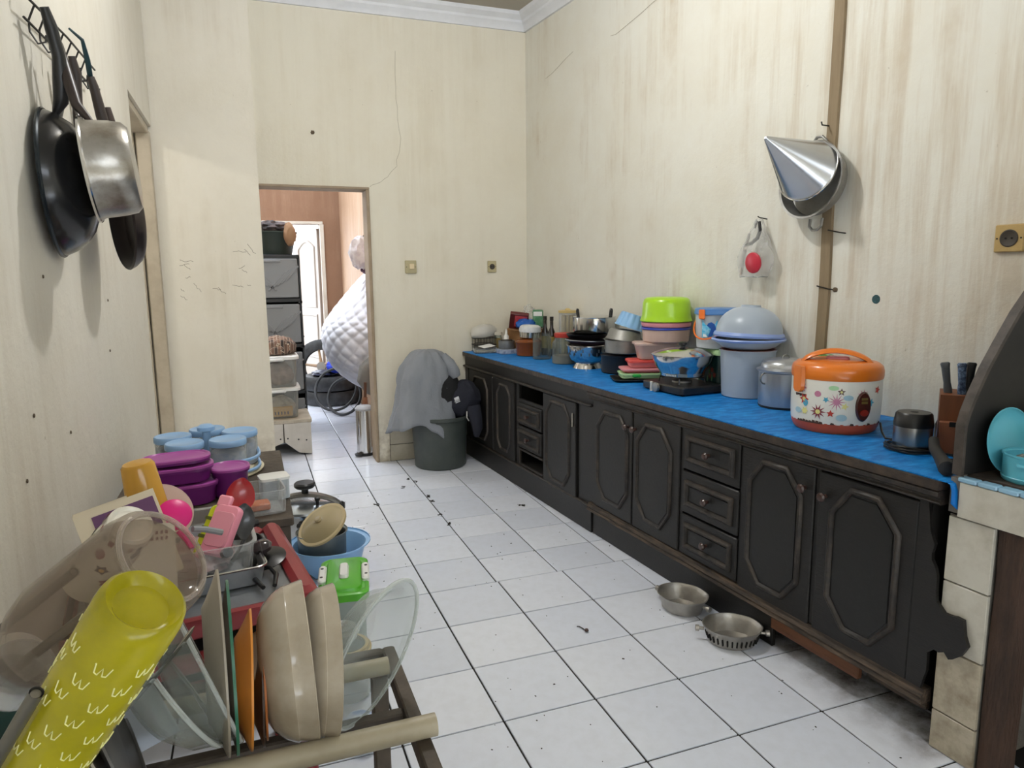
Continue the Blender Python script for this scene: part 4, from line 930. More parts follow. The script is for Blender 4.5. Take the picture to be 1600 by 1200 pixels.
# plane of the cases: rises away from the viewer
ROTC = (.95, .12, -.58)
t = case('yellow_case', 'flat yellow plastic case lying under the pink one', (-.738, -1.212, .68), ROTC, .062, .145, .014, mat('acid_yellow_plastic', '#d9e01e', .35), mat('acid_yellow_plastic', '#d9e01e', .35))
b = MB()
for i in range(4): b.box((-.02, -.03+.022*i, .0195), (.016, .004+.004*(i % 2), .0012))
b.build('print', mat('dark_print', '#5c6420', .5), t, smooth=False)
t = case('pink_case', 'pink plastic utensil case leaning on the yellow case', (-.714, -1.232, .694), (.95, .12, -.55), .066, .122, .024, mat('candy_pink_plastic', '#ef9aac', .35), mat('dusty_pink_plastic', '#e295a4', .4))
MB().box((-.018,.068,.012), (.034,.03,.016), .004).build('hinge_tab', MATS['candy_pink_plastic'], t); MB().at((-.03,-.062,.012)).lathe([(.004,-.006),(.010,-.006),(.010,.006),(.004,.006),(.004,-.006)], 14).build('hanging_eye', MATS['candy_pink_plastic'], t)
def spoon(name, label, tip, neck, end, w, m, nrm=(0,-.7,.7), hm=None, deep=.25):
    """bowl centred on tip, stem from neck to end"""
    t = thing(name, label, 'utensil', tip)
    T, N, E = Vector(tip), Vector(neck), Vector(end); ax = (N-T).normalized(); n = Vector(nrm); n = (n-ax*n.dot(ax)).normalized(); sd = ax.cross(n)
    L = (N-T).length; rings = []
    for i in range(11):
        f = i/10; s = math.sin(PI*min(.995, max(.005, f)))**.5; wd = w*s*(1-.45*max(0, f-.55)/.45); c = ax*(L*(f*1.9-.9))
        rings.append([tuple(c+sd*wd*k-n*(w*deep*2*s*(1-k*k))+n*o) for k, o in ((-1,0),(-.6,0),(0,0),(.6,0),(1,0),(.6,.003),(0,.003),(-.6,.003))])
    MB().loft(rings).build('bowl', m, t, angle=80)
    b = MB(); b.tube([tuple(N-T-ax*.004), tuple((N-T)*.7+(E-T)*.3), tuple(E-T)], [w*.16, w*.13, w*.15], 8); b.build('stem', hm or m, t)
spoon('ladle', 'glossy dark red ladle standing up from the clear utensil box', (-.674,-1.168,.756), (-.684,-1.195,.71), (-.71,-1.25,.64), .035, mat('dark_red_nylon', '#a52028', .25, coat=.3), (.2,-.8,.35))
spoon('serving_spoon', 'black nylon serving spoon below the red ladle', (-.668,-1.235,.715), (-.672,-1.255,.672), (-.70,-1.29,.635), .026, mat('black_nylon', '#2b2d30', .3, coat=.3), (.3,-.7,.5))
t = thing('spatula', 'magenta round-headed spatula with a grey handle', 'utensil', (-.803, -1.36, .79), (.9, .15, .2))
lathe_part('head', [(0,-.008),(.026,-.008),(.035,-.003),(.035,.003),(.026,.009),(0,.011)], MAGENTA, t, seg=30); b = MB(); b.tube([(.012,-.034,.0),(.03,-.06,-.003),(.034,-.075,-.004)], [.012,.011,.008], 8); b.build('neck', MAGENTA, t)
b = MB(); b.tube([(.036,-.032,-.006),(.062,-.03,-.016),(.10,-.034,-.03)], .007, 8); b.build('handle', mat('grey_grip', '#8a8c8e', .5), t)
# carton, tumbler
t = thing('carton', 'open cream and purple carton standing behind the big glass jar', 'carton', (-.862, -1.42, .665), (-.42, -.22, .25))
CRM = mat('cream_card', '#d9cbb0', .6)
b = MB()
for c, d in (((0,-.045,.09),(.15,.003,.18)),((0,.0,.095),(.15,.003,.19)),((-.074,-.022,.09),(.003,.045,.18)),((.074,-.022,.09),(.003,.045,.18)),((0,-.022,.002),(.15,.045,.003))): b.box(c, d)
b.build('body', CRM, t, smooth=False)
b = MB(); b.box((.012,-.048,.115), (.115,.002,.10)); b.build('purple_panel', mat('plum_print', '#5d2b5a', .5), t, smooth=False)
b = MB(); b.mx(Matrix.Translation((-.05,-.0495,.10)) @ Matrix.Rotation(PI/2, 4, 'X')).prism([(-.02,-.03),(.014,-.03),(.012,-.01),(.018,.0),(.012,.012),(.02,.022),(.008,.03),(-.012,.02)], 0, .0008); b.build('yellow_print', mat('yellow_print', '#e0a62e', .5), t, smooth=False)
t = thing('tumbler', 'amber plastic tumbler upside down above the cream carton', 'tumbler', (-.855, -1.325, .785), (.05, -.12, 0))
lathe_part('body', [(.042,0),(.0415,.002),(.033,.115),(.028,.121),(0,.122),(0,.118),(.027,.117),(.031,.112),(.039,0),(.042,0)], clear('amber_plastic', '#d6a13c', .72, .15), t)
t = thing('round_cover', 'translucent white round lid standing behind the magenta spatula', 'lid', (-.835, -1.285, .775), (1.0, .2, .35))
lathe_part('body', [(0,-.004),(.062,-.004),(.066,0),(.066,.004),(.06,.002),(0,.002)], FROSTP, t)
# black pan and handles on the stand
t = thing('frying_pan', 'black frying pan with long handle on the red stand behind the tray', 'frying pan', on_stand(.10, .09, .5995))
lathe_part('body', vessel([(.06,0),(.068,.005),(.08,.03),(.082,.032)], .003), NONSTICK, t); b = MB(); b.tube([(.0,-.078,.028),(-.012,-.12,.05),(.004,-.18,.075)], [.007,.010,.012], 8); b.build('handle', BLACKP, t)
b = MB(); b.tube([(-.09,.02,.036),(-.03,.01,.048),(.07,.055,.058)], [.008,.011,.010], 8); b.build('side_handle', BLACKP, t)
t = thing('pot_lid', 'small black pot lid with a big dark knob on the red rim of the stand', 'lid', on_stand(.165, -.03, .619), (.18, -.14, 0))
lathe_part('body', [(0,0),(.05,0),(.051,.002),(.03,.01),(0,.013)], NONSTICK, t); lathe_part('knob', [(0,.012),(.009,.012),(.009,.022),(.022,.028),(.024,.038),(.016,.047),(0,.05)], mat('dark_brown_bakelite', '#2b2326', .2, coat=.5), t)
t = thing('tongs', 'black-handled tongs hanging open over the steel top of the stand', 'tongs', on_stand(.15, -.12, .604), RS)
for s in (-1, 1):
    b = MB(); b.tube([(0,.05,.014),(s*.018,.03,.014),(s*.024,-.01,.012),(s*.012,-.055,.006)], [.004,.005,.006,.005], 8); b.build('arm', BLACKP, t)
b = MB(); b.at((0,.05,.014)).lathe([(0,-.006),(.010,-.006),(.010,.006),(0,.006)], 12); b.build('pivot', ALUD, t)

# on the floor beside the stand
t = thing('storage_case', 'clear floor box with a bright green lid and white clip latches', 'storage box', (-.378, -.655, 0), -.14)
MB().rbox(.14, .285, [(.012,0,.03),(.006,.006,.03),(0,.265,.03)]).build('body', clear('greyish_clear_plastic', '#aeb9b4', .6, .2), t)
LG = mat('leaf_green_plastic', '#4fae1e', .35, coat=.15)
MB().rbox(.162, .305, [(0,.262,.035),(0,.285,.035),(.006,.29,.035),(.012,.29,.03),(.014,.288,.03),(.022,.288,.03),(.026,.296,.028),(.034,.299,.024)]).build('lid', LG, t)
MB().rbox(.032, .11, [(.002,.298,.01),(0,.302,.012),(.004,.312,.01)]).build('label_plate', WHITEP, t, 'white oblong grip on the lid')
for s in (-1, 1):
    MB().at((s*.071,0,0)).rbox(.026, .13, [(.003,.258,.012),(0,.262,.012),(0,.298,.012),(.005,.303,.01)]).build('latch', WHITEP, t, 'white clip latch')
    for q in (-1, 1): MB().at((s*.073, q*.035, .3025)).lathe([(0,0),(.005,0),(.005,.002),(0,.002)], 10).build('latch_pin', BLACKP, t)
t = thing('round_container', 'clear round tub with tan rubber rings in front of the green-lidded box', 'food container', (-.405, -.895, 0))
lathe_part('body', vessel([(.06,0),(.066,.005),(.07,.15),(.07,.16)], .003), CLEARP, t)
for z, r in ((.15,.074),(.16,.066)): lathe_part('rubber_ring', [(r-.010,z),(r,z),(r,z+.008),(r-.010,z+.008),(r-.010,z)], mat('tan_rubber', '#bfa877', .5), t)
lathe_part('lid', [(0,.16),(.056,.16),(.05,.172),(.02,.176),(0,.176)], GLASS, t)
o = MB().blob((.06,.05,.03), 31, .35, 2.5).build('clear_bag', BAGW, loc=(-.43, -.90, .212)); tag(o, 'crinkled clear bag on the round tub behind the cream bowls', 'bag')
o = MB().blob((.055,.09,.03), 33, .2, 1.8, flat=True).build('blue_white_packet', mat('blue_white_packet', '#dfe4ea', .4, var=.9, vcol='#2f6fb8', vscale=16), loc=(-.40, -1.12, .0185)); tag(o, 'blue and white packet on the floor seen through the glass dish', 'packet')
t = thing('basin', 'sky blue plastic basin on the floor with a grey pot inside', 'basin', (-.352, .10, 0))
lathe_part('body', vessel([(.115,0),(.125,.006),(.155,.11),(.16,.122),(.178,.126),(.178,.132)], .003), SKY, t, seg=52)
t = thing('grey_pot', 'dull grey metal pot standing in the blue basin', 'pot', (-.385, .09, .0035))
lathe_part('body', vessel([(.09,0),(.1,.006),(.105,.175),(.112,.18),(.112,.185)], .002), mat('dull_grey_metal', '#7d8180', .4, .7, var=.5, vcol='#4d514a'), t, seg=40)
t = thing('glass_cover', 'tan-rimmed glass lid leaning across the grey pot in the basin', 'lid', (-.385, .03, .235), (.32, -.55, 0))
lathe_part('pane', [(0,.026),(.05,.02),(.09,.006),(.105,0),(.105,.004),(.085,.011),(.05,.025),(0,.031)], clear('yellowed_glass', '#c9b890', .42, .1), t, seg=40)
lathe_part('rim', [(.1,-.004),(.113,-.004),(.113,.006),(.1,.006),(.1,-.004)], mat('tan_rim', '#b8a478', .4), t, seg=40); lathe_part('knob', [(0,.028),(.012,.028),(.016,.038),(.012,.044),(0,.045)], clear('yellowed_glass', '#c9b890', .42, .1), t, seg=18)
t = thing('pressure_cooker', 'large steel pressure cooker with a black knob behind the basin', 'pressure cooker', (-.425, .44, 0), -.3)
lathe_part('body', vessel([(.125,0),(.138,.008),(.14,.175),(.15,.18),(.15,.188)], .003), STEEL, t, seg=48)
lathe_part('lid', [(0,.186),(.152,.186),(.155,.194),(.15,.204),(.12,.214),(.06,.224),(0,.227)], mat('satin_cooker_lid', '#c3c9cf', .25, .9), t, seg=48)
b = MB(); rings = []
for i in range(15):
    f = i/14; x = -.165+.33*f; z = .20+.05*math.sin(PI*f)**.7; w = .03-.010*abs(f-.5)*2
    rings.append([(x,-w,z),(x,-w*.7,z+.012),(x,w*.7,z+.012),(x,w,z),(x,w*.7,z-.006),(x,-w*.7,z-.006)])
b.loft(rings); b.build('bridge_bar', mat('dark_steel_bar', '#6b6a68', .28, .9, var=.5, vcol='#a8a49c'), t)
for s in (-1, 1): MB().box((s*.172,0,.192), (.03,.04,.045), .01).build('clamp', BLACKP, t)
lathe_part('knob', [(0,.262),(.016,.262),(.016,.285),(.044,.289),(.05,.296),(.05,.308),(.044,.315),(0,.317)], BLACKP, t, seg=28)
lathe_part('valve', [(0,0),(.008,0),(.008,.02),(.013,.022),(.013,.034),(.008,.036),(0,.036)], BLACKP, t, seg=14, loc=(.07,-.06,.22))
for s in (-1, 1):
    b = MB(); b.tube([(s*.0,-.15*1,.15),(s*.03,-.175,.15),(s*.05,-.215,.135)], [.014,.015,.011], 8)
b.build('side_handle', BLACKP, t)

# ---- dish rack in the foreground
rk = thing('dish_rack', 'brown wooden dish rack frame with a cream pipe across its front', 'dish rack', (0, 0, 0))
b = MB(); b.box((-.413,-2.04,.562), (.024,.70,.034), .003); b.build('side_rail', DKFRAME, rk)
b = MB(); b.box((-1.05,-2.04,.562), (.024,.70,.034), .003); b.build('side_rail', DKFRAME, rk)
for y in (-1.70, -2.36): MB().box((-.73,y,.562), (.61,.022,.034), .003).build('cross_rail', DKFRAME, rk)
for y in (-1.89, -2.15): MB().box((-.73,y,.560), (.61,.022,.02), .003).build('cross_rail', DKFRAME, rk)
for x in (-.437, -1.05):
    for y in (-1.72, -2.34): MB().box((x,y,.272), (.03,.03,.545), .003).build('leg', DKFRAME, rk)
MB().tube([(-1.06,-1.985,.597),(-.392,-1.985,.597)], .0175, 16).build('front_pipe', PVC, rk, 'old cream plastic pipe')
MB().tube([(-1.06,-1.79,.597),(-.43,-1.79,.597)], .0155, 14).build('rear_pipe', PVC, rk)
MB().box((-.73,-2.03,.18), (.6,.6,.018), .003).build('lower_shelf', DKFRAME, rk)
PEG = mat('grey_steel_peg', '#77736b', .4, .7)
YB, YN = Vector((-.728,-2.308,1.012)), Vector((-.851,-2.212,.809))
JB, JN = Vector((-.734,-2.116,.98)), Vector((-.913,-2.02,.831))
def peg(a, e):
    a, e = Vector(a), Vector(e); b = MB(); b.tube([tuple(a), tuple(e)], .0062, 12, caps=False); b.tube([tuple(e+(a-e).normalized()*.004), tuple(a+(e-a).normalized()*.002)], .0045, 12)
    return b.build('peg', PEG, rk, 'slanted grey metal peg')
yd = (YN-YB).normalized(); jd = (JN-JB).normalized()
peg(Vector((-.822,-2.292,.935)), Vector((-.822,-2.292,.935))+yd*.46); peg(Vector((-.853,-1.99,.928)), Vector((-.853,-1.99,.928))+jd*.42)
peg(JB+jd*.07, JB+jd*.47)
MB().box((-1.045,-2.03,.585), (.03,.6,.05), .004).build('peg_bar', DKFRAME, rk)
# yellow bottle, upside down on its peg
YEL = clear('yellow_translucent_plastic', '#c0b51f', .5, .2, var=.7, vcol='#8d861c', vscale=7)
t = thing('water_bottle', 'translucent yellow bottle turned upside down in the near corner', 'bottle'); t.matrix_basis = along(YB, YN)
prof = [(0,.012),(.012,.008),(.024,.010),(.029,.003),(.033,0),(.037,.004),(.039,.014),(.039,.235),(.037,.255),(.028,.275),(.024,.28),(.024,.30)]
lathe_part('body', prof, YEL, t, seg=48)
b = MB()
for row in range(7):
    for k in range(7):
        a = k*.9+row*.28; z = .052+row*.0235
        def P(u, v): aa = a+u/.039; return (.0396*math.cos(aa), .0396*math.sin(aa), z+v)
        b.tube([P(-.0072,-.006), P(-.0052,.0045), P(-.0022,.0055), P(0,-.004), P(.0022,.0055), P(.0052,.0045), P(.0072,-.006)], .0007, 4)
b = b.build('embossed_print', mat('pale_yellow_print', '#e6e3a0', .4), t, 'rows of pale W-shaped marks round the bottle'); b['kind'] = 'stuff'
# big glass jar upside down
t = thing('glass_jar', 'large clear glass jar upside down behind the yellow bottle', 'jar'); t.matrix_basis = along(JB, JN)
gj = lathe_part('body', [(0,.014),(.03,.010),(.044,.008),(.05,.003),(.055,0),(.064,.008),(.068,.03),(.068,.16),(.062,.19),(.046,.215),(.044,.25),(.041,.25),(.043,.212),(.058,.187),(.065,.16),(.065,.03),(.055,.012),(0,.018)], glassy('greyish_glass', '#e4dbd0', '#8d8074', .06, .65), t, seg=52)
MB().tube([(.056*math.cos(2*PI*i/48), .056*math.sin(2*PI*i/48), .002) for i in range(48)], .0032, 8, closed=True).build('base_ring', glassy('glass_base_highlight', '#efe8dd', '#b5aaa0', .3, .8), t)  # lighter ring added, its pale tint stands in for the base highlight
# floral tumbler
A, E = Vector((-.812,-1.812,.925)), Vector((-.955,-1.66,.733))
t = thing('floral_tumbler', 'white tumbler with brown and red flowers, upside down against the wall', 'tumbler'); t.matrix_basis = along(A, E)
lathe_part('body', [(0,.004),(.026,.004),(.03,0),(.034,.004),(.041,.15),(.042,.165),(.039,.165),(.031,.01),(0,.01)], mat('white_melamine', '#e3ddcf', .3, coat=.2), t, seg=40)
b = MB()
for i in range(14):
    a = 2.3+i*.449; z = .035+.1*((i*5) % 7)/7; r = .034+.007*(z-.004)/.146+.0004
    b.k = i % 2; decal(b, r, a, star(0, 0, 5, .012, .007, i) if i % 3 else oval(0, 0, .008, .012), z, .0006)
    if i % 3: b.k = 2; decal(b, r, a, oval(0, 0, .004, .004), z, .0014)
for i in range(16): b.k = i % 2; decal(b, .0352, 2*PI*i/16, [(-.004,.012),(.004,.012),(.004,.024),(-.004,.024)], 0, .0012)
b.build('flower_print', [mat('print_brown', '#54402c', .5), mat('print_dark_red', '#8a2a26', .5), mat('print_gold', '#d9a83e', .5)], t, 'brown and red flower print', smooth=False)
# clear bottle with a dark green label, low by the wall
A, E = Vector((-.90,-2.05,.845)), Vector((-1.03,-1.93,.66))
t = thing('clear_bottle', 'clear bottle with a dark green lettered label low by the wall', 'bottle'); t.matrix_basis = along(A, E)
lathe_part('body', vessel([(.03,0),(.036,.005),(.036,.15),(.016,.2),(.014,.225)], .002), CLEARP, t, seg=36)
lathe_part('label', [(.0365,.04),(.0368,.04),(.0368,.115),(.0365,.115)], mat('dark_green_label', '#1f3a34', .5), t, 'dark green label', seg=36)
b = MB()
for k, (u, s) in enumerate(((-.018,'A'),(.0,'W'),(.02,'A'))):
    pl = {'A': [(-.006,-.008),(0,.009),(.006,-.008)], 'W': [(-.008,.009),(-.004,-.008),(0,.004),(.004,-.008),(.008,.009)]}[s]
    for q in range(3):
        a0 = -1.6+q*1.6
        b.tube([(.0375*math.cos(a0+(u+x)/.0368), .0375*math.sin(a0+(u+x)/.0368), .078-z) for x, z in pl], .0011, 4)
b = b.build('lettering', mat('label_white', '#dfe2dc', .5), t); b['kind'] = 'stuff'
# printed white box corner behind the jar
t = thing('printed_card', 'white card with a small red pattern tucked behind the big glass jar', 'card', (-.838, -1.468, .705), (1.15, .1, .25))
MB().rbox(.085, .2, [(0,-.003,.012),(0,.003,.012)]).build('body', mat('white_card', '#dcd6c8', .5), t)
b = MB()
for i in range(14): b.box((-.028+.009*(i % 7), .082-.012*(i//7), .0038), (.005,.007,.001))
b.build('print', mat('card_red_print', '#7d2c28', .5), t, smooth=False)

# plates and bowls standing in the rack
def disc(name, label, cat, loc, r, prof_t, m, tilt=0, yaw=0, rimm=None, grp='plates standing in the dish rack'):
    """a plate on edge: its face looks along +X before the tilt"""
    t = thing(name, label, cat, loc, (0, PI/2+tilt, yaw), grp)
    lathe_part('body', vessel([(r*.55,0),(r*.60,.0),(r*.68,prof_t*.25),(r*.86,prof_t*.7),(r*.985,prof_t*.95),(r,prof_t),(r*1.003,prof_t+.003)], .005), m, t, seg=48)
    if rimm: lathe_part('rim', [(r*.975,prof_t-.0012),(r*1.006,prof_t-.001),(r*1.006,prof_t+.003),(r*.975,prof_t+.003)], rimm, t, seg=48)
    return t
OLDW2 = mat('worn_grey_plate', '#9d9587', .35, var=.5, vcol='#857a66'); ORP = mat('orange_melamine', '#dd8f3a', .35, var=.4, vcol='#b06c25')
disc('plate', 'tall worn white plate at the left of the standing plates', 'plate', (-.722, -1.893, .72), .135, .024, OLDW2, .02, .08)
disc('plate', 'white plate with a green rim beside the tall worn one', 'plate', (-.697, -1.893, .71), .126, .012, OLDW2, .015, .06, mat('green_rim', '#2f6a52', .35))
disc('plate', 'orange melamine plate on edge in the rack', 'plate', (-.682, -1.90, .688), .102, .022, ORP, .06, .02)
disc('plate', 'small dark brown plate beside the orange one', 'plate', (-.656, -1.90, .672), .087, .012, mat('dark_brown_plate', '#3b2b22', .35), .04)
disc('plate', 'brown-orange plate just behind the larger cream bowl', 'plate', (-.648, -1.885, .684), .098, .008, mat('brown_orange_plate', '#a8622c', .35), .02)
def bowl(name, label, loc, r, d, tilt, m=CERAM, yaw=0):
    t = thing(name, label, 'bowl', loc, (0, PI/2+tilt, yaw), 'cream bowls standing in the dish rack')
    lathe_part('body', vessel([(r*.40,-.007),(r*.44,-.007),(r*.46,0),(r*.62,d*.04),(r*.78,d*.18),(r*.89,d*.38),(r*.95,d*.58),(r*.957,d*.62),(r*.952,d*.64),(r*.975,d*.8),(r*.995,d*.97),(r,d),(r*.99,d*1.02)], .004), m, t, seg=56)
    return t
bowl('cream_bowl', 'larger cream ceramic bowl on edge, left of the pair', (-.645, -1.893, .695), .122, .074, -.04)
bowl('cream_bowl', 'smaller cream ceramic bowl on edge, right of the pair', (-.592, -1.893, .692), .118, .058, .07)
# oval glass dish
GD = glassy('thick_clear_glass', '#edf1ee', '#b9beba', .05, .5)  # edge tint lightened to stand in for highlights on the glass
t = thing('glass_dish', 'clear oval glass dish leaning at the right end of the rack', 'glass dish', (-.475, -1.89, .70))
zz = Vector((.633,-.733,-.237)).normalized(); yy = Vector((.40,.05,.91)); yy = (yy-zz*yy.dot(zz)).normalized(); xx = yy.cross(zz)
M0 = Matrix((xx, yy, zz)).transposed().to_4x4(); M0.translation = Vector((-.472,-1.893,.688)); t.matrix_basis = M0
rings = []
for s, z in ((.50,-.045),(.60,-.044),(.74,-.035),(.86,-.01),(.90,.0),(1.0,.004),(1.02,.008),(1.0,.011),(.89,.006),(.82,-.006),(.70,-.030),(.58,-.040),(.5,-.041)):
    rings.append([(.096*s*math.cos(2*PI*i/56), .124*s*math.sin(2*PI*i/56), z) for i in range(56)])
MB().loft(rings).build('body', GD, t)
b = MB(); b.tube([(.096*1.015*math.cos(2*PI*i/56), .124*1.015*math.sin(2*PI*i/56), .008) for i in range(56)], .0035, 8, closed=True); b.build('rim', glassy('highlight_glass_rim', '#f2f5f2', '#d3d8d5', .3, .75), t)  # rim tinted paler, highlights of the glass put into its colour
# two glass bowls at the left of the plates
for k, (lab, loc, r, tl) in enumerate((('clear glass bowl leaning left of the plates', (-.765,-1.93,.70), .105, -.32), ('clear glass bowl with thick rim in front of the white board', (-.80,-1.955,.695), .1, -.5))):
    t = thing('glass_bowl', lab, 'glass bowl', loc, (0, PI/2+tl, .25), 'clear glass bowls in the dish rack')
    lathe_part('body', vessel([(r*.4,0),(r*.5,.003),(r*.85,.025),(r*.97,.045),(r*1.03,.048),(r*1.04,.054)], .005), GD, t, seg=48)
    MB().tube([(r*1.03*math.cos(2*PI*i/48), r*1.03*math.sin(2*PI*i/48), .052) for i in range(48)], .0032, 8, closed=True).build('rim', MATS['highlight_glass_rim'], t)
DKP = mat('dark_grey_plate', '#4b4845', .35, var=.5, vcol='#7d7870')
for k, (lab, x, z, r, tl, m) in enumerate((('dark grey plate leaning at the left of the glass bowls', -.842, .69, .118, -.30, DKP), ('grey plate leaning between the dark plate and the bottle', -.858, .685, .115, -.34, OLDW2), ('black-brown plate leaning furthest left in the rack', -.876, .68, .11, -.38, DKP))):
    disc('plate', lab, 'plate', (x, -1.98, z), r, .012, m, tl, .2)
t = thing('cutting_board', 'white plastic cutting board upright behind the glass bowls', 'cutting board', (-.815, -1.86, .585), (.1, -.32, .1))
MB().rbox(.10, .012, [(0,0,.005),(0,.2,.005)]).build('board', mat('bluish_white_board', '#c9cfd8', .5), t)
for i, (lab, a, e) in enumerate((('long steel serving spoon slanting over the glass bowls', (-.722,-2.03,.842), (-.865,-2.10,.735)),)):
    t = thing('steel_spoon', lab, 'utensil', a); d = Vector(e)-Vector(a)
    rings = []
    for k in range(12):
        f = k/11; c = d*f+Vector((0,0,-.012*math.sin(PI*f))); w = .012+.006*f
        rings.append([tuple(c+Vector((x*.45, x*-.6, x*.8+y))) for x, y in ((-w,0),(0,-.005),(w,0),(0,.004))])
    MB().loft(rings).build('handle', STEEL, t, angle=60)
t = thing('steel_cup', 'small steel cup at the bottom edge in front of the pipe', 'cup', (-.735, -2.10, .558))
lathe_part('body', vessel([(.034,0),(.037,.004),(.038,.07),(.041,.072),(.041,.075)], .0015), STEEL, t)
t = thing('dark_pot', 'dark pot hanging low in the rack beneath the yellow bottle', 'pot', (-.885, -2.10, .558))
lathe_part('body', vessel([(.07,0),(.08,.005),(.085,.08),(.088,.084)], .002), mat('dark_aubergine_enamel', '#2d2229', .4), t)
t = thing('glass_dish', 'clear pressed glass dish lying at the bottom edge below the pipe', 'glass dish', (-.60, -2.10, .556))
lathe_part('body', vessel([(.04,0),(.045,.003),(.068,.03),(.075,.034)], .003), GD, t)
# ---------------------------------------------------------------- on the left wall: rack and hanging pans
IRON = mat('blackened_iron', '#18191b', .25, var=.35, vcol='#2c2b2b', coat=.2); WIRE = mat('dark_wire', '#2f2d2b', .5, .5); BROWNH = mat('dark_brown_handle', '#2f2522', .4)
XW = -1.08
t = thing('wire_hook_rack', 'black wire rack with hooks high on the left wall carrying the pans', 'hook rack', (XW, -.62, 1.93))
P = [(.03, -.36+.05*i, .045*abs(math.sin(i*.0))+.012*i*.35) for i in range(15)]
MB().tube([(.035,-.38,-.012),(.035,0,.02),(.035,.38,.035)], .003, 6).build('top_wire', WIRE, t); MB().tube([(.02,-.38,-.05),(.02,0,-.03),(.02,.38,-.015)], .003, 6).build('lower_wire', WIRE, t)
for i in range(8):
    y = -.34+.095*i; z = -.012+.03*(y+.38)/.38 if y < 0 else .018+.04*y
    MB().tube([(.035,y,z),(.02,y,z-.035),(.02,y,z-.06),(.034,y,z-.085),(.05,y,z-.08),(.052,y,z-.065)], .0024, 5).build('hook', WIRE, t)
for y in (-.38, .38): MB().tube([(-.001,y,.0),(.02,y,0),(.035,y,0)], .004, 6).build('bracket', WIRE, t)
b = MB(); b.tube([(.05,-.05,.03),(.06,.06,.035),(.062,.1,-.01),(.056,.16,-.05),(.05,.19,-.06),(.055,.24,-.09),(.05,.27,-.10)], [.003,.005,.008,.008,.009,.006,.003], 6); b.build('cord_tie', mat('teal_cord', '#1f3f46', .7), t, 'dark teal cord knotted round the wire')

def hung(name, label, loc, prof, m, tilt=(0,0), seg=48):
    """vessel hung on the wall, its mouth towards the wall: local +Z points into the room"""
    t = thing(name, label, 'pan', loc, (0, PI/2+tilt[0], tilt[1]), 'pans hanging on the left wall')
    lathe_part('body', prof, m, t, seg=seg)
    return t
def hollow(prof, t_): return prof+[(max(r-t_, 0), z-t_*.7) for r, z in prof[::-1]]
def handle(parent, pts, r, m, name='handle', label=None, flat=1.0):
    inv = parent.matrix_basis.inverted(); b = MB(); b.mx(inv).tube(pts, r, 10); return b.build(name, m, parent, label)
t = hung('wok', 'big black wok hanging face to the left wall, nearest the camera', (-1.066,-.862,1.53), hollow([(.178,0),(.179,.004),(.168,.03),(.148,.058),(.12,.078),(.098,.086),(.094,.089),(.06,.09),(0,.091)], .003), IRON, (-.03,.06), 56)
lathe_part('rolled_rim', [(.174,-.003),(.181,-.003),(.183,.002),(.180,.006),(.174,.004)], mat('dark_rim', '#2a3136', .25, .6), t, seg=56)
handle(t, [(-1.045,-.862,1.70),(-1.03,-.865,1.73),(-1.022,-.88,1.77),(-1.018,-.90,1.83),(-1.024,-.925,1.89),(-1.03,-.94,1.925)], [.008,.017,.019,.015,.014,.010], BLACKP, label='thick black plastic handle')
handle(t, [(-1.05,-.80,1.70),(-1.03,-.81,1.76),(-1.03,-.85,1.85)], .006, ALUD, 'handle_strap')
t = hung('saucepan', 'dented stained aluminium saucepan hanging beside the black wok', (-.968,-.948,1.556), hollow([(.122,0),(.122,.004),(.116,.012),(.113,.06),(.108,.088),(.096,.10),(.07,.103),(0,.104)], .002), mat('stained_aluminium', '#b5b2ac', .3, .85, var=.75, vcol='#6f6047', vscale=9, bump=.3, bscale=14), (-.1,.06))
lathe_part('rolled_rim', [(.118,-.002),(.125,-.002),(.126,.003),(.123,.006),(.118,.004)], STEEL, t, seg=48)
handle(t, [(-.955,-.95,1.67),(-.985,-.93,1.71),(-1.0,-.90,1.76),(-1.015,-.88,1.83),(-1.02,-.87,1.865)], [.007,.012,.014,.012,.008], BROWNH, label='dark brown handle')
handle(t, [(-.985,-.90,1.665),(-1.0,-.87,1.72),(-1.01,-.85,1.78),(-1.02,-.83,1.86)], .004, ALUD, 'handle_strap')
t = hung('frying_pan', 'dark frying pan hanging half hidden behind the dented saucepan', (-.985,-.42,1.48), hollow([(.158,0),(.16,.004),(.152,.02),(.138,.036),(.13,.04),(.125,.0405),(0,.041)], .003), mat('sooty_black_pan', '#1c1515', .35, var=.5, vcol='#352420'), (-.06,.35), 56)
handle(t, [(-.985,-.43,1.62),(-.99,-.44,1.68),(-1.005,-.46,1.78),(-1.015,-.48,1.86),(-1.02,-.485,1.885)], [.006,.014,.016,.013,.010], BROWNH)
handle(t, [(-.97,-.33,1.62),(-.975,-.34,1.68),(-.99,-.37,1.73),(-.995,-.385,1.78),(-1.0,-.39,1.82)], [.010,.011,.013,.016,.012], mat('brown_belt_strap', '#3a2c25', .6), 'brown_strap')
t = hung('frying_pan', 'thin black pan hanging closest to the wall behind the saucepan', (-1.045,-.66,1.55), hollow([(.12,0),(.121,.003),(.112,.018),(.1,.026),(0,.027)], .002), NONSTICK, (0,0))
handle(t, [(-1.04,-.66,1.66),(-1.03,-.67,1.74),(-1.02,-.70,1.84),(-1.024,-.71,1.88)], [.006,.013,.013,.009], BROWNH)

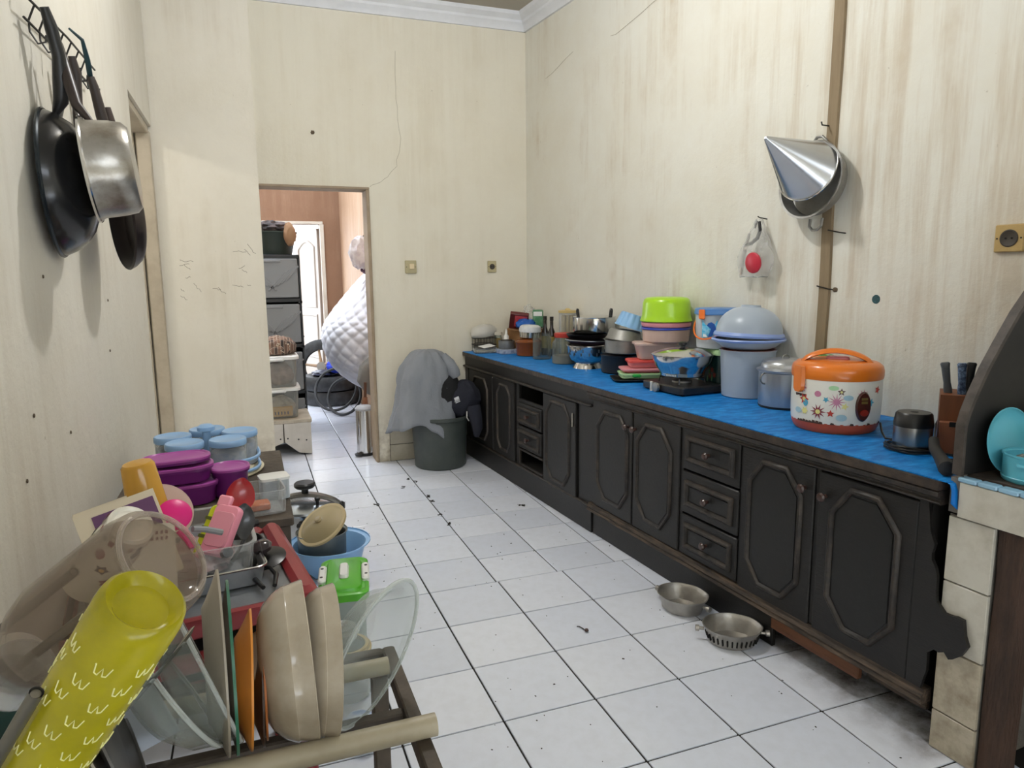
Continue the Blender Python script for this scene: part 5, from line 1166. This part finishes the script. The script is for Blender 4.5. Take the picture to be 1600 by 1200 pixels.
# ---------------------------------------------------------------- on the right wall: steamer cone and lid, bag, nails, socket
A, E = Vector((1.435,-.715,1.705)), Vector((1.235,-.768,1.775))
p, rz = wr_frame(-.70, 1.64)
t = thing('steamer_pan', 'round grey aluminium pan hung on the right wall behind the cone', 'pan', p, (0,0,0)); n = Vector((-1,-.105,0)).normalized()
t.matrix_basis = along(Vector(p)+n*.012, Vector(p)+n*.2+Vector((0,0,.03)))
lathe_part('body', [(0,0),(.10,0),(.13,.015),(.142,.06),(.150,.066),(.150,.070),(.141,.068),(.127,.018),(.098,.004),(0,.004)], ALUD, t, seg=52)
b = MB(); inv = t.matrix_basis.inverted(); q0 = Vector(p)+n*.03
rz_up = Matrix.Translation(q0) @ Matrix.Rotation(rz, 4, 'Z')
for s in (-1, 1):
    b = MB(); b.mx(inv @ rz_up).tube([(-.03,0,s*.135),(-.028,-.004,s*.165),(-.012,-.006,s*.18),(.012,-.006,s*.18),(.028,-.004,s*.165),(.03,0,s*.135)], .006, 8); b.build('handle', ALUD, t)
t = thing('steamer_cone', 'conical aluminium rice steamer hung point outwards on the right wall', 'steamer'); t.matrix_basis = along(A, E)
ax = (E-A).length
lathe_part('body', [(.118,-.05),(.122,-.05),(.1225,-.045),(.116,-.04),(.008,ax+.03),(.005,ax+.034),(0,ax+.034),(0,ax+.026),(.112,-.042),(.118,-.05)], mat('shiny_folded_aluminium', '#c4c6c9', .24, 1.0, var=.25, vcol='#8f8f90', vscale=4), t, seg=64)
MB().tube([(.122*math.cos(2*PI*i/48), .122*math.sin(2*PI*i/48), -.048) for i in range(48)], .0042, 8, closed=True).build('rolled_rim', STEEL, t)
MB().tube([tuple(Vector((.118*math.cos(2.5), .118*math.sin(2.5), -.04)).lerp(Vector((.006*math.cos(2.5), .006*math.sin(2.5), ax+.03)), i/6)) for i in range(7)], .0022, 6).build('seam', ALUD, t)
p, rz = wr_frame(-.72, 1.86); MB().mx(Matrix.Translation(p) @ Matrix.Rotation(rz, 4, 'Z')).tube([(0,.004,0),(0,-.05,0),(0,-.055,.012)], .003, 6).build('nail', WIRE, wr)
for (y, z, L) in ((-.80,1.445,.06),(-.762,1.225,.05)):
    p, rz = wr_frame(y, z); MB().mx(Matrix.Translation(p) @ Matrix.Rotation(rz, 4, 'Z')).tube([(.02,.004,-.004),(0,-.012,0),(-.05,-.02,.012)], .0026, 6).build('nail', WIRE, wr)
p, rz = wr_frame(-.785, 1.222); MB().at(p, (0,0,rz)).blob((.012,.006,.009), 2, .4, 3, 10, 8).build('scratch', SCR, wr)
# hanging clear bag with a red pot lid inside
p, rz = wr_frame(-.415, 1.385, .045)
t = thing('hanging_bag', 'clear plastic bag with a red disc inside hanging on the right wall', 'bag', p, rz)
rings = []
for i in range(15):
    f = i/14; z = .14-.25*f; w = .018+.085*min(1, f*1.5)**1.2*(1-.25*max(0, f-.8)/.2); d = .012+.03*math.sin(PI*min(.95, f))
    rings.append([((w*(1+.12*noise.noise(Vector((j*.9, f*4, 1)))))*math.cos(2*PI*j/22)-.02*f, d*(1+.3*noise.noise(Vector((j*.7, f*5, 6))))*math.sin(2*PI*j/22), z+.012*noise.noise(Vector((j*.8, f*3, 9)))*(f > .8)) for j in range(22)])
MB().loft(rings).build('bag', BAGW, t)
MB().at((.018,-.044,-.05), (PI/2+.1, .3, 0)).lathe([(0,-.008),(.04,-.008),(.045,-.003),(.045,.004),(.04,.008),(0,.010)], 32).build('red_disc', mat('crimson_plastic', '#c02a3f', .35), t, 'crimson disc')
b = MB(); b.tube([(-.055,-.018,.03),(-.02,-.022,.035),(.012,-.02,.055),(.022,-.016,.09),(.012,-.012,.125),(-.004,-.01,.13),(-.012,-.012,.10)], [.006,.008,.009,.008,.007,.006,.004], 8); b.build('black_handle', BLACKP, t)
MB().tube([(0,.045,.14),(0,0,.145),(0,-.01,.15)], .0025, 6).build('hook', WIRE, t)
b = MB(); b.tube([(-.045,-.01,.08),(-.075,-.012,-.02),(-.085,-.01,-.10)], [.006,.009,.008], 8); b.build('pale_handle', mat('pale_plastic_handle', '#b7b2a8', .5), t)
# round teal sticker, socket
p, rz = wr_frame(-.966, 1.189); MB().mx(Matrix.Translation(p) @ Matrix.Rotation(rz, 4, 'Z') @ Matrix.Rotation(PI/2, 4, 'X')).lathe([(0,0),(.017,0),(.016,.002),(0,.002)], 24).build('teal_spot', mat('dark_teal_sticker', '#25484d', .6, var=.5, vcol='#4d7f80', vscale=90), wr)
OLDP = mat('yellowed_plastic', '#b99c63', .45, var=.4, vcol='#94784a', vscale=20); OLDP2 = mat('yellowed_plate', '#b3a883', .45, var=.3, vcol='#8d8263')
def socket(name, label, M_, w, h, m, kind):
    t = thing(name, label, 'switch' if kind == 'switch' else 'socket'); t.matrix_basis = M_
    MB().box((0,-.006,0), (w,.016,h), .003).build('plate', m, t)
    if kind == 'socket':
        MB().at((0,-.0142,0), (PI/2,0,0)).lathe([(w*.31,-.002),(w*.31,.0015),(w*.27,.0022),(w*.25,.001),(0,.001)], 28).build('recess_disc', mat('recess_shade', '#3d362d', .6), t)  # disc proud of the plate, its dark colour stands in for shade
        for s in (-1, 1): MB().at((s*w*.1,-.0152,0), (PI/2,0,0)).lathe([(0,0),(.003,0),(.003,.002),(0,.002)], 8).build('hole', HOLLOW, t)  # raised dark dots standing in for shade in the pin holes
        for s in (-1, 1): MB().at((s*w*.4,-.0138,0), (PI/2,0,0)).lathe([(0,0),(.0028,0),(.0028,.001),(0,.001)], 8).build('screw', WIRE, t)
    else:
        MB().box((.006,-.016,.003), (w*.42,.008,h*.42), .002).build('rocker', mat('pale_rocker', '#dcc9a3', .4), t)
        for s in (-1, 1): MB().at((s*w*.38,-.0138,0), (PI/2,0,0)).lathe([(0,0),(.0028,0),(.0028,.001),(0,.001)], 8).build('screw', WIRE, t)
p, rz = wr_frame(-1.418, 1.392); socket('wall_socket', 'yellowed power socket on the right wall above the stove panel', Matrix.Translation(p) @ Matrix.Rotation(rz, 4, 'Z'), .088, .086, OLDP, 'socket')
socket('wall_socket', 'small yellowed power socket on the back wall above the worktop', Matrix.Translation((1.026,1.84,1.353)), .064, .08, OLDP2, 'socket')
socket('light_switch', 'yellowed light switch on the back wall right of the doorway', Matrix.Translation((.437,1.84,1.354)), .078, .088, OLDP2, 'switch')
MB().at((-.17,1.838,2.205)).blob((.012,.006,.012), 5, .4, 3, 10, 8).build('scratch', SCR, wb)

# ---------------------------------------------------------------- floor: two strainers, the laundry bin
AGED = mat('aged_aluminium', '#b3afa8', .4, .8, var=.5, vcol='#6f6a62', vscale=9, bump=.15, bscale=30)
def strainer(loc, rot, slots, lab):
    t = thing('strainer', lab, 'strainer', loc, rot, 'aluminium bowls on the floor')
    def ring(r, z): return [(r*(1.06+.012*math.cos(8*a))*math.cos(a), r*(.92+.012*math.cos(8*a))*math.sin(a), z) for a in [2*PI*i/56 for i in range(56)]]
    MB().loft([ring(.066,0),ring(.074,.004),ring(.088,.05),ring(.092,.056),ring(.096,.06),ring(.097,.064),ring(.093,.064),ring(.088,.057),ring(.084,.05),ring(.07,.007),ring(.04,.005)]).build('body', AGED, t)
    if slots:
        for k in range(30):
            a = 2*PI*k/30; b = MB(); b.mx(Matrix.Rotation(a, 4, 'Z') @ Matrix.Translation((.0815*(1+.07*math.cos(2*a)),0,.028)) @ Matrix.Rotation(.27, 4, 'Y')).box((0,0,0), (.008,.005,.026), .002)
            b.build('slot', HOLLOW, t)  # solid dark piece, shade of the opening put into its colour
    for s in (-1, 1):
        b = MB(); b.at((s*.10,0,.042), (0,PI/2*s,0)).lathe([(0,-.004),(.006,-.004),(.006,.012),(.011,.014),(.011,.026),(0,.028)], 14); b.build('lug', AGED, t)
strainer((.885,-.80,0), 1.9, False, 'plain dented aluminium bowl with side lugs by the cabinet plinth')
strainer((.905,-1.075,0), 2.6, True, 'slotted aluminium strainer with side lugs in front of the plain one')
b = MB(); b.tube([(.44,-.78,.003),(.447,-.785,.004),(.452,-.80,.004),(.455,-.815,.004)], .002, 6); o = b.build('bent_hook', WIRE); tag(o, 'tiny bent metal hook with a brown knob lying on the floor tiles', 'hook')
MB().at((.457,-.826,.007)).lathe([(0,-.007),(.006,-.004),(.008,0),(.006,.005),(0,.007)], 10).build('knob', KNOB, o)

t = thing('laundry_bin', 'dark green-grey plastic bin heaped with clothes against the back wall', 'laundry bin', (.556, 1.618, 0))
lathe_part('body', vessel([(.165,0),(.175,.008),(.19,.30),(.193,.33),(.204,.335),(.204,.352),(.198,.356)], .004), mat('dark_green_grey_plastic', '#3c4341', .5, var=.5, vcol='#555b55', vscale=7), t, seg=52)
NAVY = mat('navy_cloth', '#20222e', .9, bump=.3, bscale=50); BLK = mat('black_cloth', '#191a1c', .9, bump=.3, bscale=50)
GREYC = mat('grey_jersey_cloth', '#858990', .95, bump=.25, bscale=60, var=.25, vcol='#6c7076')
o = MB().blob((.175,.16,.22), 4, .16, 1.6).build('dark_clothes', BLK, loc=(.54, 1.63, .50)); tag(o, 'heap of dark clothes filling the laundry bin under the grey shirt', 'clothes')
o = MB().blob((.135,.115,.135), 9, .22, 1.8).build('navy_jacket', NAVY, loc=(.70, 1.56, .455)); tag(o, 'navy jacket with a small white emblem slumped over the bin rim', 'jacket'); jk = o
b = MB()
for k, (x, z, w, h) in enumerate(((0,.012,.034,.02),(-.002,-.004,.038,.006),(0,-.014,.034,.006))): b.box((x,0,z), (w,.003,h), .001)
b.build('emblem', mat('white_emblem', '#d8dade', .6), jk, loc=(-.065,-.118,.02), rot=(0,-.3,.1))
b = MB(); b.tube([(.05,-.10,-.03),(.06,-.12,-.10),(.075,-.11,-.18),(.07,-.10,-.24)], [.05,.045,.036,.02], 14); b.build('sleeve', NAVY, jk)
b = MB(); b.tube([(.085,-.10,-.06),(.10,-.12,-.14),(.09,-.11,-.22)], .005, 6); b.tube([(.0,-.12,-.06),(-.004,-.13,-.10),(.01,-.128,-.125)], .004, 6); b.build('cord', mat('pale_cord', '#b9b9b5', .7), jk)['kind'] = 'stuff'
# grey shirt draped over the heap
rings = []
NU, NV = 72, 30
def hem(a):   # how far down the cloth hangs by direction
    return .38+.14*max(0, math.cos(a-PI*1.03))**2+.17*max(0, math.cos(a+PI*.40))**6-.12*max(0, math.cos(a-.25))**2+.02*math.sin(5*a)
for i in range(NV+1):
    f = i/NV; ring = []
    for j in range(NU):
        a = 2*PI*j/NU; L = hem(a); z = -L*max(0, (f-.18)/.82)**1.05 - .03*min(1, f/.18)**2
        fold = .016*f*math.sin(9*a+3*math.sin(2*a))+.02*noise.fractal(Vector((math.cos(a)*2.2, math.sin(a)*2.2, f*2.5)), .8, 2, 4)
        rx = .012+.118*min(1, f/.32)**.55+.088*f**1.2; ry = .012+.11*min(1, f/.32)**.55+.075*f
        rx += .03*max(0, -math.cos(a))*f
        ring.append(((rx+fold)*math.cos(a)-.02*f*(math.cos(a) < 0), (ry+fold)*math.sin(a), z+.012*noise.noise(Vector((a*2, f*7, 0)))))
    rings.append(ring)
o = MB().loft(rings, True, False).build('grey_shirt', GREYC, loc=(.475, 1.62, .80), angle=80); tag(o, 'grey jersey shirt draped over the heaped laundry bin', 'shirt')
o.modifiers.new('thickness', 'SOLIDIFY').thickness = .006
b = MB(); b.tube([(.10,-.05,-.04),(.135,-.08,-.09),(.165,-.09,-.15),(.175,-.085,-.175)], [.03,.042,.044,.038], 14); b.build('sleeve', GREYC, o)
# ---------------------------------------------------------------- the room behind the doorway
WHITED = mat('old_white_paint', '#cfc9be', .5, var=.4, vcol='#a39a8a', vscale=6); DGREY = mat('grey_drawer_plastic', '#7f8285', .5); DBLK = mat('charcoal_plastic', '#26282a', .5)
# rear door standing open towards the yard
struct(MB().box((.197,5.25,.935), (.045,.05,1.87), .004).build('trim_6', WHITED)); struct(MB().box((-.18,5.25,1.885), (.78,.05,.03), .004).build('trim_7', WHITED))
d = MB().box((-.35,0,.92), (.70,.04,1.82), .004).build('door_1', mat('white_door_paint', '#a0958a', .45, var=.2, vcol='#8a7f74'), loc=(.168,5.34,0), rot=(0,0,math.radians(-74))); struct(d)
def panel_ring(b, x0, x1, z0, z1, arch=0):
    def fn(e):
        P = [(x0+e,z0+e),(x1-e,z0+e),(x1-e,z1-e)]
        for i in range(1, 8): f = i/8; P.append((x1-e+(x0-x1+2*e)*f, z1-e+arch*math.sin(PI*f)))
        return P+[(x0+e,z1-e)]
    ring_mould(b, fn, -.02, .03, .014)
for x0, x1 in ((-.60,-.10),):
    b = MB(); panel_ring(b, x0, x1, .95, 1.62, .08); b.build('panel_moulding', MATS['white_door_paint'], d); b = MB(); panel_ring(b, x0, x1, .45, .85); b.build('panel_moulding', MATS['white_door_paint'], d)
    b = MB(); panel_ring(b, x0, x1, .1, .36); b.build('panel_moulding', MATS['white_door_paint'], d)
struct(MB().box((-.2,7.4,-.03), (3.2,4.2,.05)).build('yard_ground', mat('pale_concrete_yard', '#c9c6be', .9, var=.4, vcol='#a09c92')))
# low white cabinet with the notched foot
t = thing('shoe_cabinet', 'low white wooden cabinet with a notched foot just inside the doorway', 'cabinet', (-.44, 2.27, 0))
b = MB(); b.box((0,.20,.255), (.40,.42,.03), .004); b.build('top', mat('stained_cabinet_top', '#bfb5a2', .5, var=.6, vcol='#8a7a62', vscale=12), t)
for x0, x1, pts in ((-.19,0,[(-.19,.004),(-.14,.05),(-.004,.105),(-.004,.24),(-.19,.24)]),(0,.19,[(.19,.004),(.10,.02),(.004,.105),(.004,.24),(.19,.24)])):
    b = MB(); b.mx(Matrix.Rotation(PI/2, 4, 'X')).prism(pts, -.008, .008); dd = b.build('door', WHITED, t, smooth=False)
    for xx in ((-.025,) if x1 == 0 else (.025,.10,.155)): MB().at((xx,-.0095,.135-.02*abs(xx)*8), (PI/2,0,0)).lathe([(0,0),(.006,0),(.005,.003),(0,.003)], 10).build('screw', WIRE, dd)
b = MB()
for x in (-.185,.185): b.box((x,.21,.125), (.016,.39,.235))
b.box((0,.40,.125), (.37,.012,.235)); b.build('carcass', WHITED, t, smooth=False)
def clear_crate(name, label, z, fill, fsz):
    t = thing(name, label, 'storage box', (-.44, 2.46, z), 0)
    MB().rbox(.245, .30, [(.02,0,.03),(.012,.005,.03),(0,.20,.035),(0,.205,.035)]).build('body', clear('smoky_clear_plastic', '#c3c3bd', .3, .15), t)
    l = MB().rbox(.275, .33, [(0,.203,.045),(0,.222,.045),(.012,.228,.04),(.03,.228,.03)]).build('lid', WHITEP, t, 'white lid'); MB().box((-.03,-.17,.207), (.13,.022,.03), .01).build('handle', WHITEP, l)
    MB().blob(fsz, int(z*31), .2, 2.2, flat=True).build('contents', fill, t, loc=(0,0,.012+fsz[2]*.62))
    return t
c1 = clear_crate('storage_box', 'lower clear crate with a yellow packet, standing on the low white cabinet', .2715, mat('beige_goods', '#b8a98c', .7, var=.7, vcol='#6f5c44', vscale=26), (.095,.12,.085))
MB().box((-.01,-.128,.05), (.17,.016,.075), .006).build('yellow_packet', mat('mustard_packet', '#c9962f', .5), c1); b = MB()
for i in range(6): b.box((-.07+.022*i,-.1372,.04), (.008,.001,.022))
b.build('packet_print', BLACKP, c1, smooth=False)
clear_crate('storage_box', 'upper clear crate of brown goods with a plaid cloth on its lid', .501, mat('brown_goods', '#7b6455', .7, var=.7, vcol='#b59a8c', vscale=24), (.1,.125,.10))
PL = mat('plaid_cloth', '#5b4a44', .9); nt = PL.node_tree; ck = nt.nodes.new('ShaderNodeTexBrick'); ck.inputs['Scale'].default_value = 22; ck.inputs['Color1'].default_value = lin('#3b3534'); ck.inputs['Color2'].default_value = lin('#8a6a58'); ck.inputs['Mortar'].default_value = lin('#c9bba8'); ck.offset = 0; ck.inputs['Row Height'].default_value = .5
tc = nt.nodes.new('ShaderNodeTexCoord'); nt.links.new(tc.outputs['Object'], ck.inputs[0]); nt.links.new(ck.outputs[0], nt.nodes['Principled BSDF'].inputs['Base Color'])
o = MB().blob((.135,.12,.085), 14, .2, 1.7, flat=True).build('plaid_cloth', PL, loc=(-.445, 2.46, .783)); tag(o, 'dark plaid cloth crumpled on top of the upper clear crate', 'cloth')
# drawer tower with the basin of clothes on it
t = thing('drawer_tower', 'tall charcoal drawer tower with patterned grey drawer fronts behind the crates', 'drawer tower', (-.44, 2.78, 0))
b = MB()
for z in (.02,.39,.76,1.115,1.45): b.box((0,.17,z), (.42,.36,.03), .004)
for x in (-.205,.205): b.box((x,.17,.735), (.012,.36,1.43))
b.box((0,.345,.735), (.41,.01,1.43)); b.build('frame', DBLK, t, smooth=False)
for z0 in (.04,.41,.785,1.135):
    h = .30; dr = MB().box((0,-.012,z0+h/2), (.385,.025,h), .006).build('drawer', DGREY, t)
    b = MB()
    for i in range(5):
        for s in (-1, 1): b.at((s*(.02+i*.032), -.026, z0+h/2+(i-2)*.018), (0, s*.7, 0)).box((0,0,0), (.014,.014,.15), .002)
    b.build('relief', DGREY, dr)['kind'] = 'stuff'; MB().box((0,-.026,z0+h-.02), (.14,.012,.02), .004).build('handle', DGREY, dr)
for z in (.75,1.1): MB().box((.2,-.0,z), (.03,.02,.02), .003).build('corner_block', DBLK, t)
t = thing('clothes_basin', 'dark green basin of clothes on top of the drawer tower', 'basin', (-.40, 2.95, 1.466)); lathe_part('body', vessel([(.12,0),(.13,.005),(.165,.16),(.175,.17),(.175,.178)], .004), mat('bottle_green_plastic', '#26332f', .5), t)
o = MB().blob((.14,.13,.07), 17, .3, 2.4).build('folded_clothes', mat('dark_mixed_cloth', '#2a2729', .9, var=.6, vcol='#7a6a68', vscale=14), loc=(-.42,2.95,1.66)); tag(o, 'bundle of dark clothes sticking out of the green basin', 'clothes')
o = MB().blob((.045,.05,.09), 19, .2, 2).build('tan_cloth', mat('tan_cloth', '#9a7a5e', .9), loc=(-.29,2.80,1.62)); tag(o, 'tan cloth hanging over the rim of the green basin', 'cloth')
t = thing('dark_cupboard', 'dark brown wooden cupboard side standing beyond the crates', 'cupboard', (-.36, 3.33, 0)); MB().box((.0,0,.395), (.30,.30,.79), .004).build('body', mat('dark_brown_cupboard', '#2a1d18', .5, var=.4, vcol='#4a352b'), t); MB().box((.155,0,.395), (.012,.26,.72), .003).build('side_panel', MATS['dark_brown_cupboard'], t)
MB().box((0,0,.797), (.33,.32,.012), .003).build('top', MATS['dark_brown_cupboard'], t)
# folded mattress against the right-hand wall of the back room
prof = [(.385,.285),(.30,.30),(.205,.355),(.119,.425),(.05,.50),(.005,.575),(-.022,.66),(-.035,.77),(-.02,.85),(.012,.915),(.07,.995),(.149,1.09),(.24,1.19),(.33,1.285),(.385,1.33)]
def prof_at(f):
    k = f*(len(prof)-1); i = min(int(k), len(prof)-2); w = k-i; return (prof[i][0]*(1-w)+prof[i+1][0]*w, prof[i][1]*(1-w)+prof[i+1][1]*w)
rings = []
NZ, NA = 110, 130
for i in range(NZ+1):
    x, z = prof_at(i/NZ); a_ = max(.015, .395-x); ring = []
    for j in range(NA+1):
        th = -PI/2+PI*j/NA; bb = .62*(.35+.65*min(1, a_/.42)); q = .016*(abs(math.sin(i*.33+j*.25))*abs(math.sin(i*.33-j*.25)))**.5
        rr = 1+(q-.006)/max(a_, .12); ring.append((.395-a_*math.cos(th)*rr, 3.35+bb*math.sin(th)*rr, z))
    rings.append(ring)
b = MB(); b.loft(rings, close=False); t = thing('mattress', 'white quilted mattress folded and bulging out from the back room wall', 'mattress', (0,0,0)); b.build('body', mat('white_quilting', '#e4e4ec', .8, var=.15, vcol='#c6c6d0', vscale=4), t, angle=80)
b = MB(); b.tube([(.36,2.80,.34),(.28,2.78,.39),(.235,2.765,.46),(.25,2.76,.54),(.31,2.765,.60),(.37,2.79,.63)], [.06,.065,.068,.066,.06,.055], 16); b.build('folded_edge', mat('grey_mattress_side', '#8a8782', .9, bump=.4, bscale=40), t, 'grey rolled side of the mattress')
o = MB().blob((.05,.07,.13), 23, .3, 2.2).build('dark_shirt', mat('dark_slate_cloth', '#1f2a2e', .9), loc=(.325,2.72,.77)); tag(o, 'dark slate shirt hanging over the folded mattress', 'shirt')
o = MB().blob((.06,.05,.05), 27, .3, 2.2).build('purple_cloth', mat('dull_purple_cloth', '#5a3a4e', .9, var=.5, vcol='#a89aa0', vscale=22), loc=(.345,3.1,1.36)); tag(o, 'dull purple cloth stuffed on top of the mattress', 'cloth')
o = MB().blob((.10,.08,.13), 29, .3, 1.9).build('hanging_bag', clear('milky_bag', '#e4dfe0', .5, .2, var=.6, vcol='#8a8296', vscale=12), loc=(.292,3.05,1.49)); tag(o, 'milky plastic bag of clothes hung on the back room wall', 'bag')
MB().tube([(.0,0,.12),(.06,0,.17),(.112,0,.18)], .004, 6).build('hook', WIRE, o)
# tyres, wheel, loops
TYRE = mat('tyre_rubber', '#26282a', .55, var=.4, vcol='#55585b', vscale=12, bump=.3, bscale=30)
def tyre(lab, x, y, z, R, w, rot=(0,0,0)):
    t = thing('tyre', lab, 'tyre', (x, y, z), rot, 'tyres in the back room')
    lathe_part('casing', [(R*.62,-w*.42),(R*.8,-w*.5),(R*.94,-w*.46),(R,-w*.25),(R*1.005,0),(R,w*.25),(R*.94,w*.46),(R*.8,w*.5),(R*.62,w*.42),(R*.66,w*.3),(R*.9,w*.36),(R*.92,0),(R*.9,-w*.36),(R*.66,-w*.3),(R*.62,-w*.42)], TYRE, t, seg=56)
    return t
tyre('black tyre lying flat on the back room floor, bottom of the pair', .14, 4.40, .075, .28, .15); tyre('black tyre lying flat on top of another tyre', .12, 4.38, .227, .27, .15)
t = tyre('wheel tyre with pale spokes leaning beyond the flat tyres', .10, 4.98, .36, .30, .07, (PI/2-.18, 0, -.35)); t['category'] = 'wheel'
lathe_part('hub', [(0,-.03),(.05,-.03),(.05,.03),(0,.03)], ALUD, t, seg=20)
for k in range(5):
    a = 2*PI*k/5+.5; MB().tube([(.045*math.cos(a),.045*math.sin(a),0),(.19*math.cos(a),.19*math.sin(a),0)], [.018,.012], 8).build('spoke', mat('tan_spoke', '#a88a6a', .4), t)
t.location = (.10, 4.98, .31)
for lab, x, y, z, R, rot in (('thin tyre loop leaning nearest under the mattress', .12, 3.90, .215, .21, (1.15, 0, -.55)), ('thin tyre loop leaning second under the mattress', .17, 3.66, .18, .175, (1.2, 0, -.7))):
    t = thing('inner_tube', lab, 'tube', (x, y, z), rot, 'bicycle tyres under the mattress')
    MB().tube([(R*math.cos(2*PI*i/56), R*math.sin(2*PI*i/56), 0) for i in range(56)], .0135, 10, closed=True).build('loop', TYRE, t)
o = MB().blob((.12,.13,.035), 37, .3, 2.2, flat=True).build('dark_tarpaulin', mat('dark_blue_plastic_sheet', '#20253d', .35), loc=(.06,4.30,.327)); tag(o, 'dark blue plastic sheet crumpled on the flat tyres', 'sheet')
o = MB().blob((.085,.09,.065), 39, .25, 2.4).build('blue_bundle', mat('vivid_blue_cloth', '#1d3ec4', .6), loc=(.16,4.22,.40)); tag(o, 'vivid blue bundle lying on top of the tyres', 'bundle')
o = MB().blob((.045,.05,.05), 41, .25, 2.4).build('teal_cloth', mat('teal_cloth', '#2a6a7c', .8), loc=(.17,4.96,.66)); tag(o, 'small teal cloth hung over the wheel tyre', 'cloth')
o = MB().blob((.05,.06,.03), 43, .3, 2.4, flat=True).build('pink_cloth', mat('magenta_cloth', '#b8325a', .8), loc=(.23,3.62,.42)); tag(o, 'small magenta cloth caught on the loops under the mattress', 'cloth')
t = thing('hand_broom', 'reddish fibre hand broom standing behind the steel step bin', 'broom', (.20, 2.62, 0), (.05, 0, .2))
rings = [[((.016+.02*f)*math.cos(2*PI*j/16)*(1+.2*(j % 2)), (.012+.012*f)*math.sin(2*PI*j/16)*(1+.2*(j % 2)), .34-.34*f) for j in range(16)] for f in [i/8 for i in range(9)]]
MB().loft(rings).build('bristles', mat('reddish_fibre', '#96664a', .9, var=.6, vcol='#c9a08a', vscale=30), t, angle=20); MB().tube([(0,0,.33),(.005,0,.46)], .012, 8).build('handle', mat('broom_handle', '#6a4632', .6), t)
t = thing('step_bin', 'steel pedal bin standing by the doorway jamb', 'pedal bin', (.118, 2.10, 0))
lathe_part('base', [(0,0),(.064,0),(.066,.01),(.066,.022),(0,.022)], BLACKP, t, seg=36); lathe_part('body', [(0,.02),(.063,.02),(.063,.335),(0,.335)], STEEL, t, seg=40); lathe_part('lid', [(0,.334),(.066,.334),(.067,.345),(.05,.364),(.02,.37),(0,.37)], mat('grey_bin_lid', '#9b9da0', .4), t, seg=40)
MB().box((-.062,-.055,.018), (.05,.05,.014), .005).build('pedal', BLACKP, t)
